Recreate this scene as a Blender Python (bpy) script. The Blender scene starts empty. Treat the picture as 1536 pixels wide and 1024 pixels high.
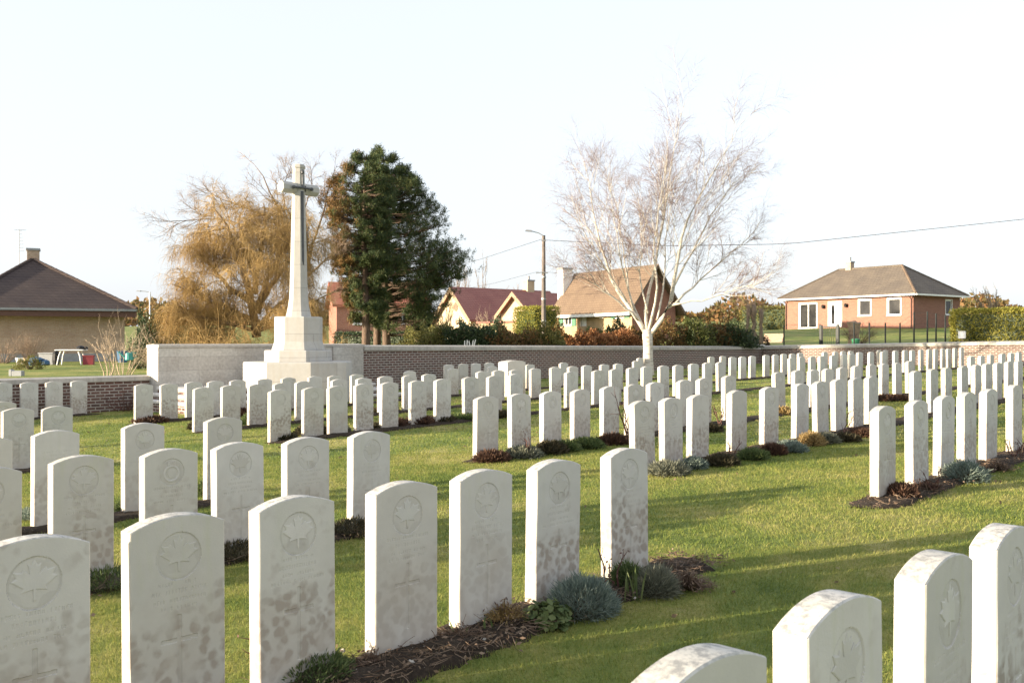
import bpy, math, random
import numpy as np
from mathutils import Vector

# ------------------------------------------------------------------ frame of the place
F = 1420.0; EYE = 1.48
TH = math.radians(43); ST, CT = math.sin(TH), math.cos(TH)
RV = np.array([ST, CT]); NV = np.array([CT, -ST])      # along the rows / out of the carved faces
ROT = math.atan2(CT, ST)
scene = bpy.context.scene
COL = scene.collection
rng = np.random.default_rng(7)
random.seed(7)

def ap(a, p): q = a * RV - p * NV; return float(q[0]), float(q[1])
def W(px, py, d): return np.array([(px - 768) * d / F, d, EYE + (512 - py) * d / F])
def ss(t): t = np.clip(t, 0, 1); return t * t * (3 - 2 * t)

G = [0.05144846, 0.01738542, -0.03160876, -0.00015124, 0.00045637, 0.00023249]
def ground_ap(a, p):
    a = np.asarray(a, float); p = np.asarray(p, float)
    x = a * ST - p * CT; y = a * CT + p * ST
    ac = np.clip(a, -3, 45); pc = np.clip(p, -3, 25)
    zi = G[0] + G[1] * ac + G[2] * pc + G[3] * ac * ac + G[4] * ac * pc + G[5] * pc * pc
    zo = 0.42 + 0.75 * ss((x + 16) / 22) + 0.75 * ss((y - 48) / 22) * ss((x + 16) / 22) \
        + 0.75 * np.exp(-((x - 31) / 15) ** 2 - ((y - 78) / 13) ** 2) + 7.0 * ss((y - 110) / 260)
    return np.where((p < 23.8) & (a < 43.75), zi, zo)
def ground(x, y): return ground_ap(x * ST + y * CT, -x * CT + y * ST)
def gz(x, y): return float(ground(x, y))
def hit(px, py):                                        # where a sight line meets the ground
    lo = 1.0
    for i in range(400):
        d = 1.0 * 1.012 ** i
        q = W(px, py, d)
        if q[2] <= gz(q[0], q[1]): break
        lo = d
    hi = d
    for i in range(20):
        m = (lo + hi) / 2; q = W(px, py, m)
        if q[2] <= gz(q[0], q[1]): hi = m
        else: lo = m
    q = W(px, py, hi); return q

# ------------------------------------------------------------------ mesh helpers
class MB:
    def __init__(s): s.v = []; s.q = []; s.t = []; s.ng = []; s.n = 0
    def add(s, V, quads=None, tris=None, ngons=None):
        V = np.asarray(V, float).reshape(-1, 3)
        if quads is not None and len(quads): s.q.append(np.asarray(quads, int).reshape(-1, 4) + s.n)
        if tris is not None and len(tris): s.t.append(np.asarray(tris, int).reshape(-1, 3) + s.n)
        if ngons is not None:
            for g in ngons: s.ng.append([i + s.n for i in g])
        s.v.append(V); s.n += len(V); return s
    def box(s, x0, x1, y0, y1, z0, z1):
        V = [(x, y, z) for z in (z0, z1) for y in (y0, y1) for x in (x0, x1)]
        return s.add(V, [(0, 2, 3, 1), (4, 5, 7, 6), (0, 1, 5, 4), (2, 6, 7, 3), (0, 4, 6, 2), (1, 3, 7, 5)])
    def hexa(s, V):      # eight corners, bottom four then top four (counter-clockwise)
        return s.add(V, [(3, 2, 1, 0), (4, 5, 6, 7), (0, 1, 5, 4), (1, 2, 6, 5), (2, 3, 7, 6), (3, 0, 4, 7)])
    def bbox(s, x0, x1, y0, y1, z0, z1, b=.01):   # box with chamfered upright and top edges
        def ring(i, z): return [(x0+i, y0+i+b, z), (x0+i+b, y0+i, z), (x1-i-b, y0+i, z), (x1-i, y0+i+b, z), (x1-i, y1-i-b, z), (x1-i-b, y1-i, z), (x0+i+b, y1-i, z), (x0+i, y1-i-b, z)]
        V = ring(0, z0) + ring(0, z1 - b) + ring(b, z1)
        Q = [(k*8+i, k*8+(i+1) % 8, k*8+8+(i+1) % 8, k*8+8+i) for k in (0, 1) for i in range(8)]
        return s.add(V, Q, None, [list(range(7, -1, -1)), list(range(16, 24))])
    def tubes(s, P, R, n=3):
        P = np.asarray(P, float); R = np.asarray(R, float)
        if P.ndim == 2: P = P[None]; R = R[None]
        N, S, _ = P.shape
        T = np.gradient(P, axis=1); T /= np.linalg.norm(T, axis=2, keepdims=True) + 1e-9
        ref = np.where(np.abs(T[..., 2:3]) > .9, np.array([1., 0, 0]), np.array([0, 0, 1.]))
        A = np.cross(T, ref); A /= np.linalg.norm(A, axis=2, keepdims=True) + 1e-9
        B = np.cross(T, A)
        an = np.arange(n) * 2 * np.pi / n
        ring = P[:, :, None] + R[:, :, None, None] * (np.cos(an)[:, None] * A[:, :, None] + np.sin(an)[:, None] * B[:, :, None])
        base = (np.arange(N) * S * n)[:, None, None] + (np.arange(S - 1) * n)[None, :, None]
        k = np.arange(n)[None, None]; k2 = (k + 1) % n
        Q = np.stack([base + k, base + k2, base + n + k2, base + n + k], -1).reshape(-1, 4)
        s.add(ring.reshape(-1, 3), Q)
        if n > 3:
            caps = []
            for i in range(N):
                caps.append([i*S*n + j for j in range(n)][::-1]); caps.append([i*S*n + (S-1)*n + j for j in range(n)])
            s.ng += [[j + s.n - N*S*n for j in c] for c in caps]
        return s
    def tube(s, pts, r, n=8):
        pts = np.asarray(pts, float); r = np.full(len(pts), r) if np.isscalar(r) else np.asarray(r)
        return s.tubes(pts, r, n)
    def lathe(s, prof, c=(0, 0, 0), n=16, ph=0):
        prof = list(prof); V = []
        for r, z in prof:
            for i in range(n):
                t = ph + 2*math.pi*i/n; V.append((c[0]+r*math.cos(t), c[1]+r*math.sin(t), c[2]+z))
        Q = [(k*n+i, k*n+(i+1) % n, (k+1)*n+(i+1) % n, (k+1)*n+i) for k in range(len(prof)-1) for i in range(n)]
        return s.add(V, Q, None, [list(range(n-1, -1, -1)), [(len(prof)-1)*n+i for i in range(n)]])
    def leaves(s, P, D, L, Wd, diamond=True):
        """leaf shaped faces rooted at P, pointing along D, length L and width Wd (arrays)"""
        N = len(P); D = D / (np.linalg.norm(D, axis=1, keepdims=True) + 1e-9)
        X = np.cross(D, rng.normal(size=(N, 3))); X /= np.linalg.norm(X, axis=1, keepdims=True) + 1e-9
        L = np.broadcast_to(np.asarray(L, float), (N,))[:, None]; Wd = np.broadcast_to(np.asarray(Wd, float), (N,))[:, None]
        i = np.arange(N)
        if diamond:
            V = np.stack([P, P + D*L*.45 + X*Wd*.5, P + D*L, P + D*L*.45 - X*Wd*.5], 1).reshape(-1, 3)
            return s.add(V, np.stack([i*4, i*4+1, i*4+2, i*4+3], 1))
        V = np.stack([P - X*Wd*.5, P + X*Wd*.5, P + D*L], 1).reshape(-1, 3)
        return s.add(V, None, np.stack([i*3, i*3+1, i*3+2], 1))
    def mesh(s, name):
        me = bpy.data.meshes.new(name)
        V = np.concatenate(s.v) if s.v else np.zeros((0, 3))
        loops, tot = [], []
        if s.q: q = np.concatenate(s.q); loops.append(q.ravel()); tot.append(np.full(len(q), 4))
        if s.t: t = np.concatenate(s.t); loops.append(t.ravel()); tot.append(np.full(len(t), 3))
        if s.ng: loops.append(np.array([i for g in s.ng for i in g])); tot.append(np.array([len(g) for g in s.ng]))
        loops = np.concatenate(loops).astype(np.int32); tot = np.concatenate(tot).astype(np.int32)
        st = np.concatenate([[0], np.cumsum(tot)[:-1]]).astype(np.int32)
        me.vertices.add(len(V)); me.vertices.foreach_set('co', V.astype(np.float32).ravel())
        me.loops.add(len(loops)); me.loops.foreach_set('vertex_index', loops)
        me.polygons.add(len(tot)); me.polygons.foreach_set('loop_start', st)
        try: me.polygons.foreach_set('loop_total', tot)
        except Exception: pass
        me.update(calc_edges=True); me.validate(); return me
    def build(s, name, mat, parent=None, smooth=False):
        me = s.mesh(name)
        if mat: me.materials.append(mat)
        me.polygons.foreach_set('use_smooth', np.full(len(me.polygons), bool(smooth)))
        return link(name, me, parent)

def link(name, me, parent=None):
    o = bpy.data.objects.new(name, me); COL.objects.link(o)
    if parent: o.parent = parent
    return o
def tag(o, label=None, cat=None, group=None, kind=None):
    if label: o['label'] = label
    if cat: o['category'] = cat
    if group: o['group'] = group
    if kind: o['kind'] = kind
    return o
def empty(name, loc, rz=0, label=None, cat=None, group=None):
    o = bpy.data.objects.new(name, None); COL.objects.link(o)
    o.location = tuple(float(c) for c in loc); o.rotation_euler = (0, 0, rz); o.empty_display_size = .2
    return tag(o, label, cat, group)
def nrm(v): return v / (np.linalg.norm(v, axis=-1, keepdims=True) + 1e-9)
def resample(P, S):
    P = np.asarray(P, float); d = np.concatenate([[0], np.cumsum(np.linalg.norm(np.diff(P, axis=0), axis=1))])
    t = np.linspace(0, d[-1], S); return np.stack([np.interp(t, d, P[:, i]) for i in range(3)], 1)
def wobble(P, amp):
    Q = P.copy(); n = rng.normal(size=P.shape) * amp; n[0] = 0; return Q + n
def sprout(P, R, k, t0, ang, lenf, S, rmax, up=0., wob=.15, droop=0., lmin=.05, taper=.6):
    """k side branches on every polyline of P[N,S,3]"""
    N, Sg, _ = P.shape
    L = np.linalg.norm(np.diff(P, axis=1), axis=2).sum(1)
    P = np.repeat(P, k, 0); R = np.repeat(R, k, 0); L = np.repeat(L, k); M = len(P)
    t = rng.uniform(t0, 1, M); f = t * (Sg - 1); i = np.minimum(f.astype(int), Sg - 2); fr = (f - i)[:, None]
    ar = np.arange(M); p = P[ar, i] * (1 - fr) + P[ar, i+1] * fr; tan = nrm(P[ar, i+1] - P[ar, i])
    per = nrm(np.cross(tan, rng.normal(size=(M, 3))))
    an = np.radians(rng.uniform(ang[0], ang[1], M))[:, None]
    d = nrm(tan * np.cos(an) + per * np.sin(an) + np.array([0, 0, up]))
    ln = np.maximum(L * lenf * (1.15 - taper * t) * rng.uniform(.6, 1.3, M), lmin)
    r = np.minimum(R[ar, i] * .7, rmax)
    out = np.empty((M, S, 3)); out[:, 0] = p
    for j in range(1, S):
        d = nrm(d + rng.normal(size=(M, 3)) * wob + np.array([0, 0, up * .5 - droop * j / S]))
        p = p + d * (ln / (S - 1))[:, None]; out[:, j] = p
    rr = r[:, None] * np.linspace(1, .35, S)[None]
    return out, rr

# ------------------------------------------------------------------ materials
def newmat(name):
    m = bpy.data.materials.new(name); m.use_nodes = True
    nt = m.node_tree; nt.nodes.clear()
    out = nt.nodes.new('ShaderNodeOutputMaterial'); b = nt.nodes.new('ShaderNodeBsdfPrincipled')
    nt.links.new(b.outputs[0], out.inputs[0]); b.inputs['Roughness'].default_value = .8
    b.inputs['Specular IOR Level'].default_value = .25
    return m, nt, b, out
class NT:
    def __init__(s, nt): s.nt = nt
    def n(s, t, **kw):
        d = s.nt.nodes.new('ShaderNode' + t)
        for k, v in kw.items():
            if k in d.bl_rna.properties and k not in ('inputs',): setattr(d, k, v)
            else: d.inputs[k.replace('_', ' ')].default_value = v
        return d
    def l(s, a, b): s.nt.links.new(a, b)
    def noise(s, vec, scale, detail=4, rough=.55):
        d = s.n('TexNoise'); d.inputs['Scale'].default_value = scale; d.inputs['Detail'].default_value = detail; d.inputs['Roughness'].default_value = rough
        if vec is not None: s.l(vec, d.inputs['Vector'])
        return d.outputs[0]
    def ramp(s, fac, stops, interp='LINEAR'):
        d = s.n('ValToRGB'); d.color_ramp.interpolation = interp; e = d.color_ramp.elements
        while len(e) > 1: e.remove(e[0])
        e[0].position = stops[0][0]; e[0].color = col(stops[0][1])
        for p, c in stops[1:]:
            k = e.new(p); k.color = col(c)
        s.l(fac, d.inputs[0]); return d.outputs[0]
    def mix(s, fac, a, b, mode='MIX'):
        d = s.n('Mix'); d.data_type = 'RGBA'; d.blend_type = mode
        for v, k in ((fac, 0), (a, 6), (b, 7)):
            if hasattr(v, 'is_linked'): s.l(v, d.inputs[k])
            elif k == 0: d.inputs[0].default_value = v
            else: d.inputs[k].default_value = col(v)
        return d.outputs[2]
    def math(s, op, a, b=None, clamp=False):
        d = s.n('Math'); d.operation = op; d.use_clamp = clamp
        for v, k in ((a, 0), (b, 1)):
            if v is None: continue
            if hasattr(v, 'is_linked'): s.l(v, d.inputs[k])
            else: d.inputs[k].default_value = v
        return d.outputs[0]
    def bump(s, h, bsdf, strength=.3, dist=.01):
        d = s.n('Bump'); d.inputs['Strength'].default_value = strength; d.inputs['Distance'].default_value = dist
        s.l(h, d.inputs['Height']); s.l(d.outputs[0], bsdf.inputs['Normal'])
    def obj(s): return s.n('TexCoord').outputs['Object']
    def pos(s): return s.n('NewGeometry').outputs['Position']
    def wallvec(s):         # (x+y, z) of the object's own axes: works on every upright face
        x = s.n('SeparateXYZ'); s.l(s.obj(), x.inputs[0]); c = s.n('CombineXYZ')
        s.l(s.math('ADD', x.outputs[0], x.outputs[1]), c.inputs[0]); s.l(x.outputs[2], c.inputs[1]); return c.outputs[0]
def col(c): return (c[0], c[1], c[2], 1.0) if hasattr(c, '__len__') else (c, c, c, 1.0)

def plain(name, c, rough=.7, var=.25, scale=8, metal=0., bump=0.):
    m, nt, b, o = newmat(name); k = NT(nt); n = k.noise(k.obj(), scale)
    c = np.array(c); k.l(k.ramp(n, [(.3, c*(1-var)), (.7, np.minimum(c*(1+var), .9))]), b.inputs['Base Color'])
    b.inputs['Roughness'].default_value = rough; b.inputs['Metallic'].default_value = metal
    if bump: k.bump(k.noise(k.obj(), scale*5), b, bump)
    return m
def leafmat(name, cols, trans=.35, rough=.6):
    """foliage: every leaf its own tint, clumps drift between tints"""
    m, nt, b, o = newmat(name); k = NT(nt)
    g = k.n('NewGeometry'); r = g.outputs['Random Per Island']
    f = k.math('ADD', k.math('MULTIPLY', r, .6), k.math('MULTIPLY', k.noise(g.outputs['Position'], 1.7, 3), .55), True)
    cs = k.ramp(f, [(i / max(1, len(cols)-1) * .8 + .1, c) for i, c in enumerate(cols)])
    k.l(cs, b.inputs['Base Color']); b.inputs['Roughness'].default_value = rough
    if trans:
        t = k.n('BsdfTranslucent'); k.l(cs, t.inputs[0]); mx = k.n('MixShader'); mx.inputs[0].default_value = trans
        k.l(b.outputs[0], mx.inputs[1]); k.l(t.outputs[0], mx.inputs[2]); k.l(mx.outputs[0], o.inputs[0])
    return m
def brickmat(name, c1, c2, mortar, bw=.225, rh=.075, ms=.011, stain=(.3, .3, .26), stain_amt=.35, off=.5, bump=.5):
    m, nt, b, o = newmat(name); k = NT(nt); v = k.wallvec()
    t = k.n('TexBrick'); t.offset = off; k.l(v, t.inputs['Vector'])
    t.inputs['Color1'].default_value = col(c1); t.inputs['Color2'].default_value = col(c2); t.inputs['Mortar'].default_value = col(mortar)
    t.inputs['Scale'].default_value = 1; t.inputs['Brick Width'].default_value = bw; t.inputs['Row Height'].default_value = rh
    t.inputs['Mortar Size'].default_value = ms; t.inputs['Mortar Smooth'].default_value = .2; t.inputs['Bias'].default_value = 0
    n = k.noise(k.obj(), 1.3, 6); n2 = k.noise(k.obj(), 14, 4)
    c = k.mix(k.ramp(n, [(.45, 0), (.75, stain_amt)]), t.outputs[0], stain)
    c = k.mix(.5, c, k.ramp(n2, [(.3, .55), (.7, 1.15)]), 'MULTIPLY')
    k.l(c, b.inputs['Base Color']); b.inputs['Roughness'].default_value = .9
    k.bump(k.math('SUBTRACT', k.math('MULTIPLY', n2, .4), t.outputs[1]), b, bump, .008)
    return m
def tilemat(name, cols, rowh=.16, tw=.28, bump=.8):
    m, nt, b, o = newmat(name); k = NT(nt); v = k.wallvec()
    t = k.n('TexBrick'); t.offset = .5; k.l(v, t.inputs['Vector'])
    for q, c in zip(('Color1', 'Color2', 'Mortar'), (cols[0], cols[1], np.array(cols[0])*.55)): t.inputs[q].default_value = col(c)
    t.inputs['Scale'].default_value = 1; t.inputs['Brick Width'].default_value = tw; t.inputs['Row Height'].default_value = rowh
    t.inputs['Mortar Size'].default_value = .024; t.inputs['Mortar Smooth'].default_value = .4
    x = k.n('SeparateXYZ'); k.l(v, x.inputs[0])
    saw = k.math('FRACT', k.math('DIVIDE', x.outputs[1], rowh))
    n = k.noise(k.obj(), .9, 6)
    c = k.mix(.55, t.outputs[0], k.ramp(n, [(.3, cols[1]), (.7, cols[2] if len(cols) > 2 else cols[0])]))
    k.l(c, b.inputs['Base Color']); b.inputs['Roughness'].default_value = .85
    k.bump(k.math('SUBTRACT', k.math('MULTIPLY', saw, -1.), k.math('MULTIPLY', t.outputs[1], .6)), b, bump, .04)
    return m

M = {}
def headstone_mat():
    m, nt, b, o = newmat('portland_stone'); k = NT(nt)
    oi = k.n('ObjectInfo'); ob = k.obj()
    off = k.n('CombineXYZ'); k.l(k.math('MULTIPLY', oi.outputs['Random'], 57.), off.inputs[0]); k.l(k.math('MULTIPLY', oi.outputs['Random'], 131.), off.inputs[2])
    va = k.n('VectorMath'); va.operation = 'ADD'; k.l(ob, va.inputs[0]); k.l(off.outputs[0], va.inputs[1]); v = va.outputs[0]
    x = k.n('SeparateXYZ'); k.l(ob, x.inputs[0]); z = x.outputs[2]
    tint = k.ramp(oi.outputs['Random'], [(0, (.55, .525, .48)), (.25, (.60, .585, .55)), (.45, (.51, .49, .445)), (.7, (.58, .565, .53)), (.85, (.53, .515, .465)), (1, (.61, .59, .55))])
    c = k.mix(.35, tint, k.ramp(k.noise(v, 9, 6, .65), [(.3, .78), (.7, 1.05)]), 'MULTIPLY')
    # round blotches of grey-brown growth, thickest on the lower third
    vo = k.n('TexVoronoi'); vo.feature = 'SMOOTH_F1'; vo.inputs['Scale'].default_value = 23; vo.inputs['Smoothness'].default_value = .6
    wv = k.n('VectorMath'); wv.operation = 'ADD'; k.l(v, wv.inputs[0])
    nz = k.n('TexNoise'); nz.inputs['Scale'].default_value = 16; nz.inputs['Detail'].default_value = 5; k.l(v, nz.inputs['Vector'])
    sc = k.n('VectorMath'); sc.operation = 'SCALE'; sc.inputs['Scale'].default_value = .055; k.l(nz.outputs[1], sc.inputs[0]); k.l(sc.outputs[0], wv.inputs[1]); k.l(wv.outputs[0], vo.inputs['Vector'])
    blob = k.ramp(vo.outputs[0], [(.36, 1.), (.6, 0.)])
    patch = k.noise(v, 6.5, 3)
    h = k.ramp(z, [(0., .62), (.10, .74), (.30, .78), (.42, .5), (.55, .28), (.8, .22)])
    amt = k.math('MULTIPLY', k.ramp(k.math('ADD', patch, k.math('MULTIPLY', h, .62)), [(.72, 0.), (.95, 1.)]), blob)
    str_ = k.ramp(k.math('FRACT', k.math('MULTIPLY', oi.outputs['Random'], 7.31)), [(0, .25), (.5, .7), (1, .95)])
    c = k.mix(k.math('MULTIPLY', amt, str_), c, (.315, .27, .23))
    wash = k.math('MULTIPLY', k.ramp(k.math('ADD', k.noise(v, 4, 5), k.math('MULTIPLY', h, .3)), [(.55, 0.), (.9, 1.)]), k.ramp(z, [(0, 1.), (.05, .85), (.10, .6), (.35, .5), (.6, .15)]))
    c = k.mix(wash, c, (.42, .36, .30))
    # green algae running down from the shoulders of some stones
    st = k.n('Mapping'); st.inputs['Scale'].default_value = (14, 1, 2.2); k.l(v, st.inputs['Vector'])
    al = k.math('MULTIPLY', k.ramp(k.noise(st.outputs[0], 1.5, 4), [(.5, 0.), (.72, 1.)]), k.ramp(z, [(.35, 0.), (.8, .55)]))
    al = k.math('MULTIPLY', al, k.ramp(k.math('FRACT', k.math('MULTIPLY', oi.outputs['Random'], 3.77)), [(.35, .1), (.8, .9)]))
    c = k.mix(al, c, (.47, .48, .33))
    # grey speckled lichen where rain sits on the curved top
    g = k.n('NewGeometry'); gx = k.n('SeparateXYZ'); k.l(g.outputs['Normal'], gx.inputs[0])
    li = k.math('MULTIPLY', k.ramp(gx.outputs[2], [(.5, 0.), (.8, .9)]), k.ramp(k.noise(v, 38, 5, .7), [(.45, 0.), (.62, 1.)]))
    c = k.mix(li, c, (.25, .25, .24))
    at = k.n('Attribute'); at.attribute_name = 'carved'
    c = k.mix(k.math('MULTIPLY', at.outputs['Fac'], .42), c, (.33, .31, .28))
    k.l(c, b.inputs['Base Color']); b.inputs['Roughness'].default_value = .75
    k.bump(k.math('ADD', k.noise(v, 120, 4), k.math('MULTIPLY', k.noise(v, 18, 4), .6)), b, .18, .004)
    return m
def grassmat(blade):
    m, nt, b, o = newmat('grass_blade' if blade else 'lawn'); k = NT(nt); g = k.n('NewGeometry'); p = g.outputs['Position']
    n = k.noise(p, .55, 5, .6); n2 = k.noise(p, 4.5, 4)
    f = k.math('ADD', k.math('MULTIPLY', n, .75), k.math('MULTIPLY', n2, .35)); f = k.math('ADD', k.math('MULTIPLY', k.math('SUBTRACT', f, .55), 1.5), .5)
    if blade: f = k.math('ADD', k.math('MULTIPLY', f, .7), k.math('MULTIPLY', g.outputs['Random Per Island'], .3))
    cs = k.ramp(f, [(.3, (.112, .160, .036)), (.44, (.185, .230, .054)), (.6, (.280, .280, .080)), (.78, (.41, .37, .165))])
    if not blade:
        cs = k.mix(.75, cs, k.ramp(k.noise(p, 60, 5, .75), [(.3, .45), (.72, 1.35)]), 'MULTIPLY')
        k.bump(k.math('ADD', k.noise(p, 90, 4, .7), k.math('MULTIPLY', n2, 1.)), b, .7, .03)
    k.l(cs, b.inputs['Base Color']); b.inputs['Roughness'].default_value = .75; b.inputs['Specular IOR Level'].default_value = .15
    if blade:
        t = k.n('BsdfTranslucent'); k.l(cs, t.inputs[0]); mx = k.n('MixShader'); mx.inputs[0].default_value = .4
        k.l(b.outputs[0], mx.inputs[1]); k.l(t.outputs[0], mx.inputs[2]); k.l(mx.outputs[0], o.inputs[0])
    return m
def soilmat():
    m, nt, b, o = newmat('dark_soil'); k = NT(nt); p = k.pos()
    c = k.ramp(k.noise(p, 40, 6, .7), [(.3, (.018, .013, .009)), (.55, (.045, .032, .022)), (.75, (.10, .075, .05))])
    vo = k.n('TexVoronoi'); vo.inputs['Scale'].default_value = 45; k.l(p, vo.inputs['Vector'])
    sp = k.math('MULTIPLY', k.ramp(vo.outputs[0], [(.10, 1.), (.16, 0.)]), k.ramp(k.noise(p, 9), [(.55, 0.), (.62, 1.)]))
    c = k.mix(sp, c, (.45, .42, .38)); k.l(c, b.inputs['Base Color']); b.inputs['Roughness'].default_value = .95
    k.bump(k.noise(p, 70, 6, .7), b, 1., .02); return m
def blockmat():
    m = brickmat('stone_blocks', (.55, .525, .48), (.47, .44, .40), (.36, .34, .31), 1.15, .36, .006, (.36, .32, .28), .8, .5, .15); return m
def stonemat(name, c, st, amt):
    m, nt, b, o = newmat(name); k = NT(nt); v = k.obj(); mp = k.n('Mapping'); mp.inputs['Scale'].default_value = (5, 5, .8); k.l(v, mp.inputs['Vector'])
    cc = k.mix(.4, c, k.ramp(k.noise(v, 7, 6, .65), [(.3, .75), (.7, 1.05)]), 'MULTIPLY')
    cc = k.mix(k.ramp(k.noise(mp.outputs[0], 1.6, 5), [(.48, 0.), (.8, amt)]), cc, st)
    wv = k.wallvec(); br = k.n('TexBrick'); br.offset = .5; k.l(wv, br.inputs['Vector']); br.inputs['Scale'].default_value = 1; br.inputs['Brick Width'].default_value = 1.07; br.inputs['Row Height'].default_value = .61; br.inputs['Mortar Size'].default_value = .007
    br.inputs['Color1'].default_value = col(1.); br.inputs['Color2'].default_value = col(.88); br.inputs['Mortar'].default_value = col(.55)
    cc = k.mix(.8, cc, br.outputs[0], 'MULTIPLY')
    k.l(cc, b.inputs['Base Color']); k.bump(k.noise(v, 60, 5), b, .2, .005); return m
def barkmat(name, c1, c2, band=False):
    m, nt, b, o = newmat(name); k = NT(nt); v = k.pos(); mp = k.n('Mapping'); mp.inputs['Scale'].default_value = (3, 3, 14) if band else (14, 14, 3); k.l(v, mp.inputs['Vector'])
    k.l(k.ramp(k.noise(mp.outputs[0], 1.5, 5, .6), [(.34, c2), (.48, c1)] if band else [(.35, c2), (.65, c1)]), b.inputs['Base Color'])
    k.bump(k.noise(mp.outputs[0], 4, 4), b, .5, .02); return m
def glassmat():
    m, nt, b, o = newmat('window_glass'); k = NT(nt)
    k.l(k.ramp(k.noise(k.obj(), 1.5, 3), [(.3, (.012, .014, .016)), (.7, (.05, .05, .05))]), b.inputs['Base Color'])
    b.inputs['Roughness'].default_value = .06; b.inputs['Specular IOR Level'].default_value = .3; return m

M['stone'] = headstone_mat(); M['lawn'] = grassmat(False); M['blade'] = grassmat(True); M['soil'] = soilmat()
M['block'] = blockmat()
M['cross'] = stonemat('cross_stone', (.47, .46, .435), (.40, .36, .30), .55)
M['coping'] = stonemat('coping_stone', (.50, .47, .42), (.24, .22, .20), .7)
M['step'] = stonemat('step_stone', (.60, .58, .54), (.35, .32, .28), .6)
M['brick'] = brickmat('weathered_red_brick', (.17, .085, .07), (.10, .062, .055), (.42, .38, .34), .235, .078, .014, (.26, .23, .20), .35)
M['brick_house'] = brickmat('orange_brick', (.31, .15, .11), (.24, .11, .085), (.33, .2, .15), .22, .07, .009, (.30, .16, .11), .3)
M['brick_buff'] = brickmat('buff_brick', (.52, .38, .28), (.46, .30, .21), (.50, .42, .33), .22, .07, .01, (.25, .17, .12), .3)
M['render_yellow'] = plain('yellow_render', (.50, .40, .27), .9, .1, 3)
M['render_ochre'] = plain('ochre_render', (.42, .31, .19), .9, .15, 3)
M['brick_red'] = brickmat('red_brick', (.36, .15, .10), (.28, .11, .08), (.34, .24, .19), .22, .07, .009, (.2, .1, .08), .3)
M['tile_dark'] = tilemat('dark_roof_tiles', [(.072, .052, .048), (.048, .036, .036), (.095, .07, .06)])
M['tile_grey'] = tilemat('grey_brown_roof_tiles', [(.155, .13, .105), (.12, .10, .085), (.215, .175, .13)], .15, .3, .9)
M['tile_red'] = tilemat('red_roof_tiles', [(.34, .145, .12), (.27, .115, .10), (.38, .18, .145)])
M['tile_brown'] = tilemat('brown_roof_tiles', [(.19, .135, .092), (.15, .105, .075), (.235, .17, .115)])
M['tile_orange'] = tilemat('orange_roof_tiles', [(.36, .13, .075), (.28, .095, .06), (.38, .16, .1)])
M['white'] = plain('white_paint', (.78, .78, .76), .5, .04)
M['grey'] = plain('grey_render', (.33, .34, .35), .8, .12)
M['glass'] = glassmat()
M['shutter'] = plain('green_shutter', (.10, .22, .15), .6, .1)
M['bronze'] = plain('dark_bronze', (.085, .088, .095), .5, .25, 6, .4)
M['dark_metal'] = plain('dark_green_metal', (.025, .03, .03), .5, .2)
M['wood'] = plain('weathered_wood', (.30, .22, .15), .85, .3)
M['pole'] = plain('tarred_pole', (.17, .145, .13), .9, .3, 3)
M['galv'] = plain('galvanised_metal', (.32, .33, .34), .45, .1, 5, .5)
M['gutter'] = plain('brown_gutter', (.13, .07, .055), .6, .1)
M['wire'] = plain('black_wire', (.05, .05, .055), .6, .1)
M['birch'] = barkmat('birch_bark', (.58, .54, .47), (.26, .22, .18), True)
M['birch_twig'] = plain('birch_twig', (.21, .145, .125), .8, .25, 1)
M['bark'] = barkmat('brown_bark', (.27, .20, .14), (.12, .09, .065))
M['pine_bark'] = barkmat('pine_bark', (.17, .115, .08), (.07, .05, .04))
M['willow_twig'] = plain('golden_twig', (.36, .245, .10), .7, .35, 1.2)
M['bare_twig'] = plain('bare_twig', (.30, .22, .16), .8, .25, 1)
M['pale_twig'] = plain('pale_twig', (.42, .33, .24), .8, .25, 1)
M['needle'] = leafmat('pine_needles', [(.02, .04, .024), (.04, .07, .03), (.075, .10, .035), (.12, .13, .04)], .15)
M['needle_brown'] = leafmat('sunlit_pine_needles', [(.05, .06, .02), (.20, .12, .045), (.28, .16, .06)], .2)  # brown of warm sunlight painted into the needle colour
M['leaf_dark'] = leafmat('dark_evergreen_leaf', [(.022, .04, .022), (.045, .07, .032), (.08, .105, .045)], .15, .45)
M['leaf_green'] = leafmat('laurel_leaf', [(.03, .05, .018), (.08, .10, .03), (.19, .19, .06)], .25, .45)
M['leaf_copper'] = leafmat('copper_beech_leaf', [(.12, .055, .025), (.27, .12, .05), (.38, .2, .09)], .3)
M['leaf_mixed'] = leafmat('autumn_shrub_leaf', [(.05, .06, .02), (.13, .11, .04), (.24, .12, .05), (.10, .11, .04)], .3)
M['leaf_hedge'] = leafmat('clipped_conifer_hedge', [(.09, .10, .02), (.25, .24, .04), (.42, .37, .08)], .25)
M['leaf_olive'] = leafmat('olive_hedge_leaf', [(.07, .08, .025), (.15, .15, .045), (.24, .21, .07)], .3)
M['blue_grey'] = leafmat('blue_grey_foliage', [(.085, .115, .10), (.16, .21, .18), (.27, .31, .26)], .25)
M['grey_green'] = leafmat('grey_green_foliage', [(.075, .09, .07), (.15, .16, .12), (.25, .25, .18)], .25)
M['plant_green'] = leafmat('green_border_plant', [(.045, .075, .03), (.09, .13, .045), (.17, .20, .08)], .3)
M['plant_dark'] = leafmat('dark_border_plant', [(.025, .028, .018), (.06, .055, .03), (.10, .08, .045)], .2)
M['plant_red'] = leafmat('red_brown_border_plant', [(.045, .026, .02), (.09, .05, .035), (.16, .095, .06)], .3)
M['straw'] = leafmat('straw_coloured_tuft', [(.20, .13, .05), (.34, .24, .10), (.45, .34, .17)], .3)
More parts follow.
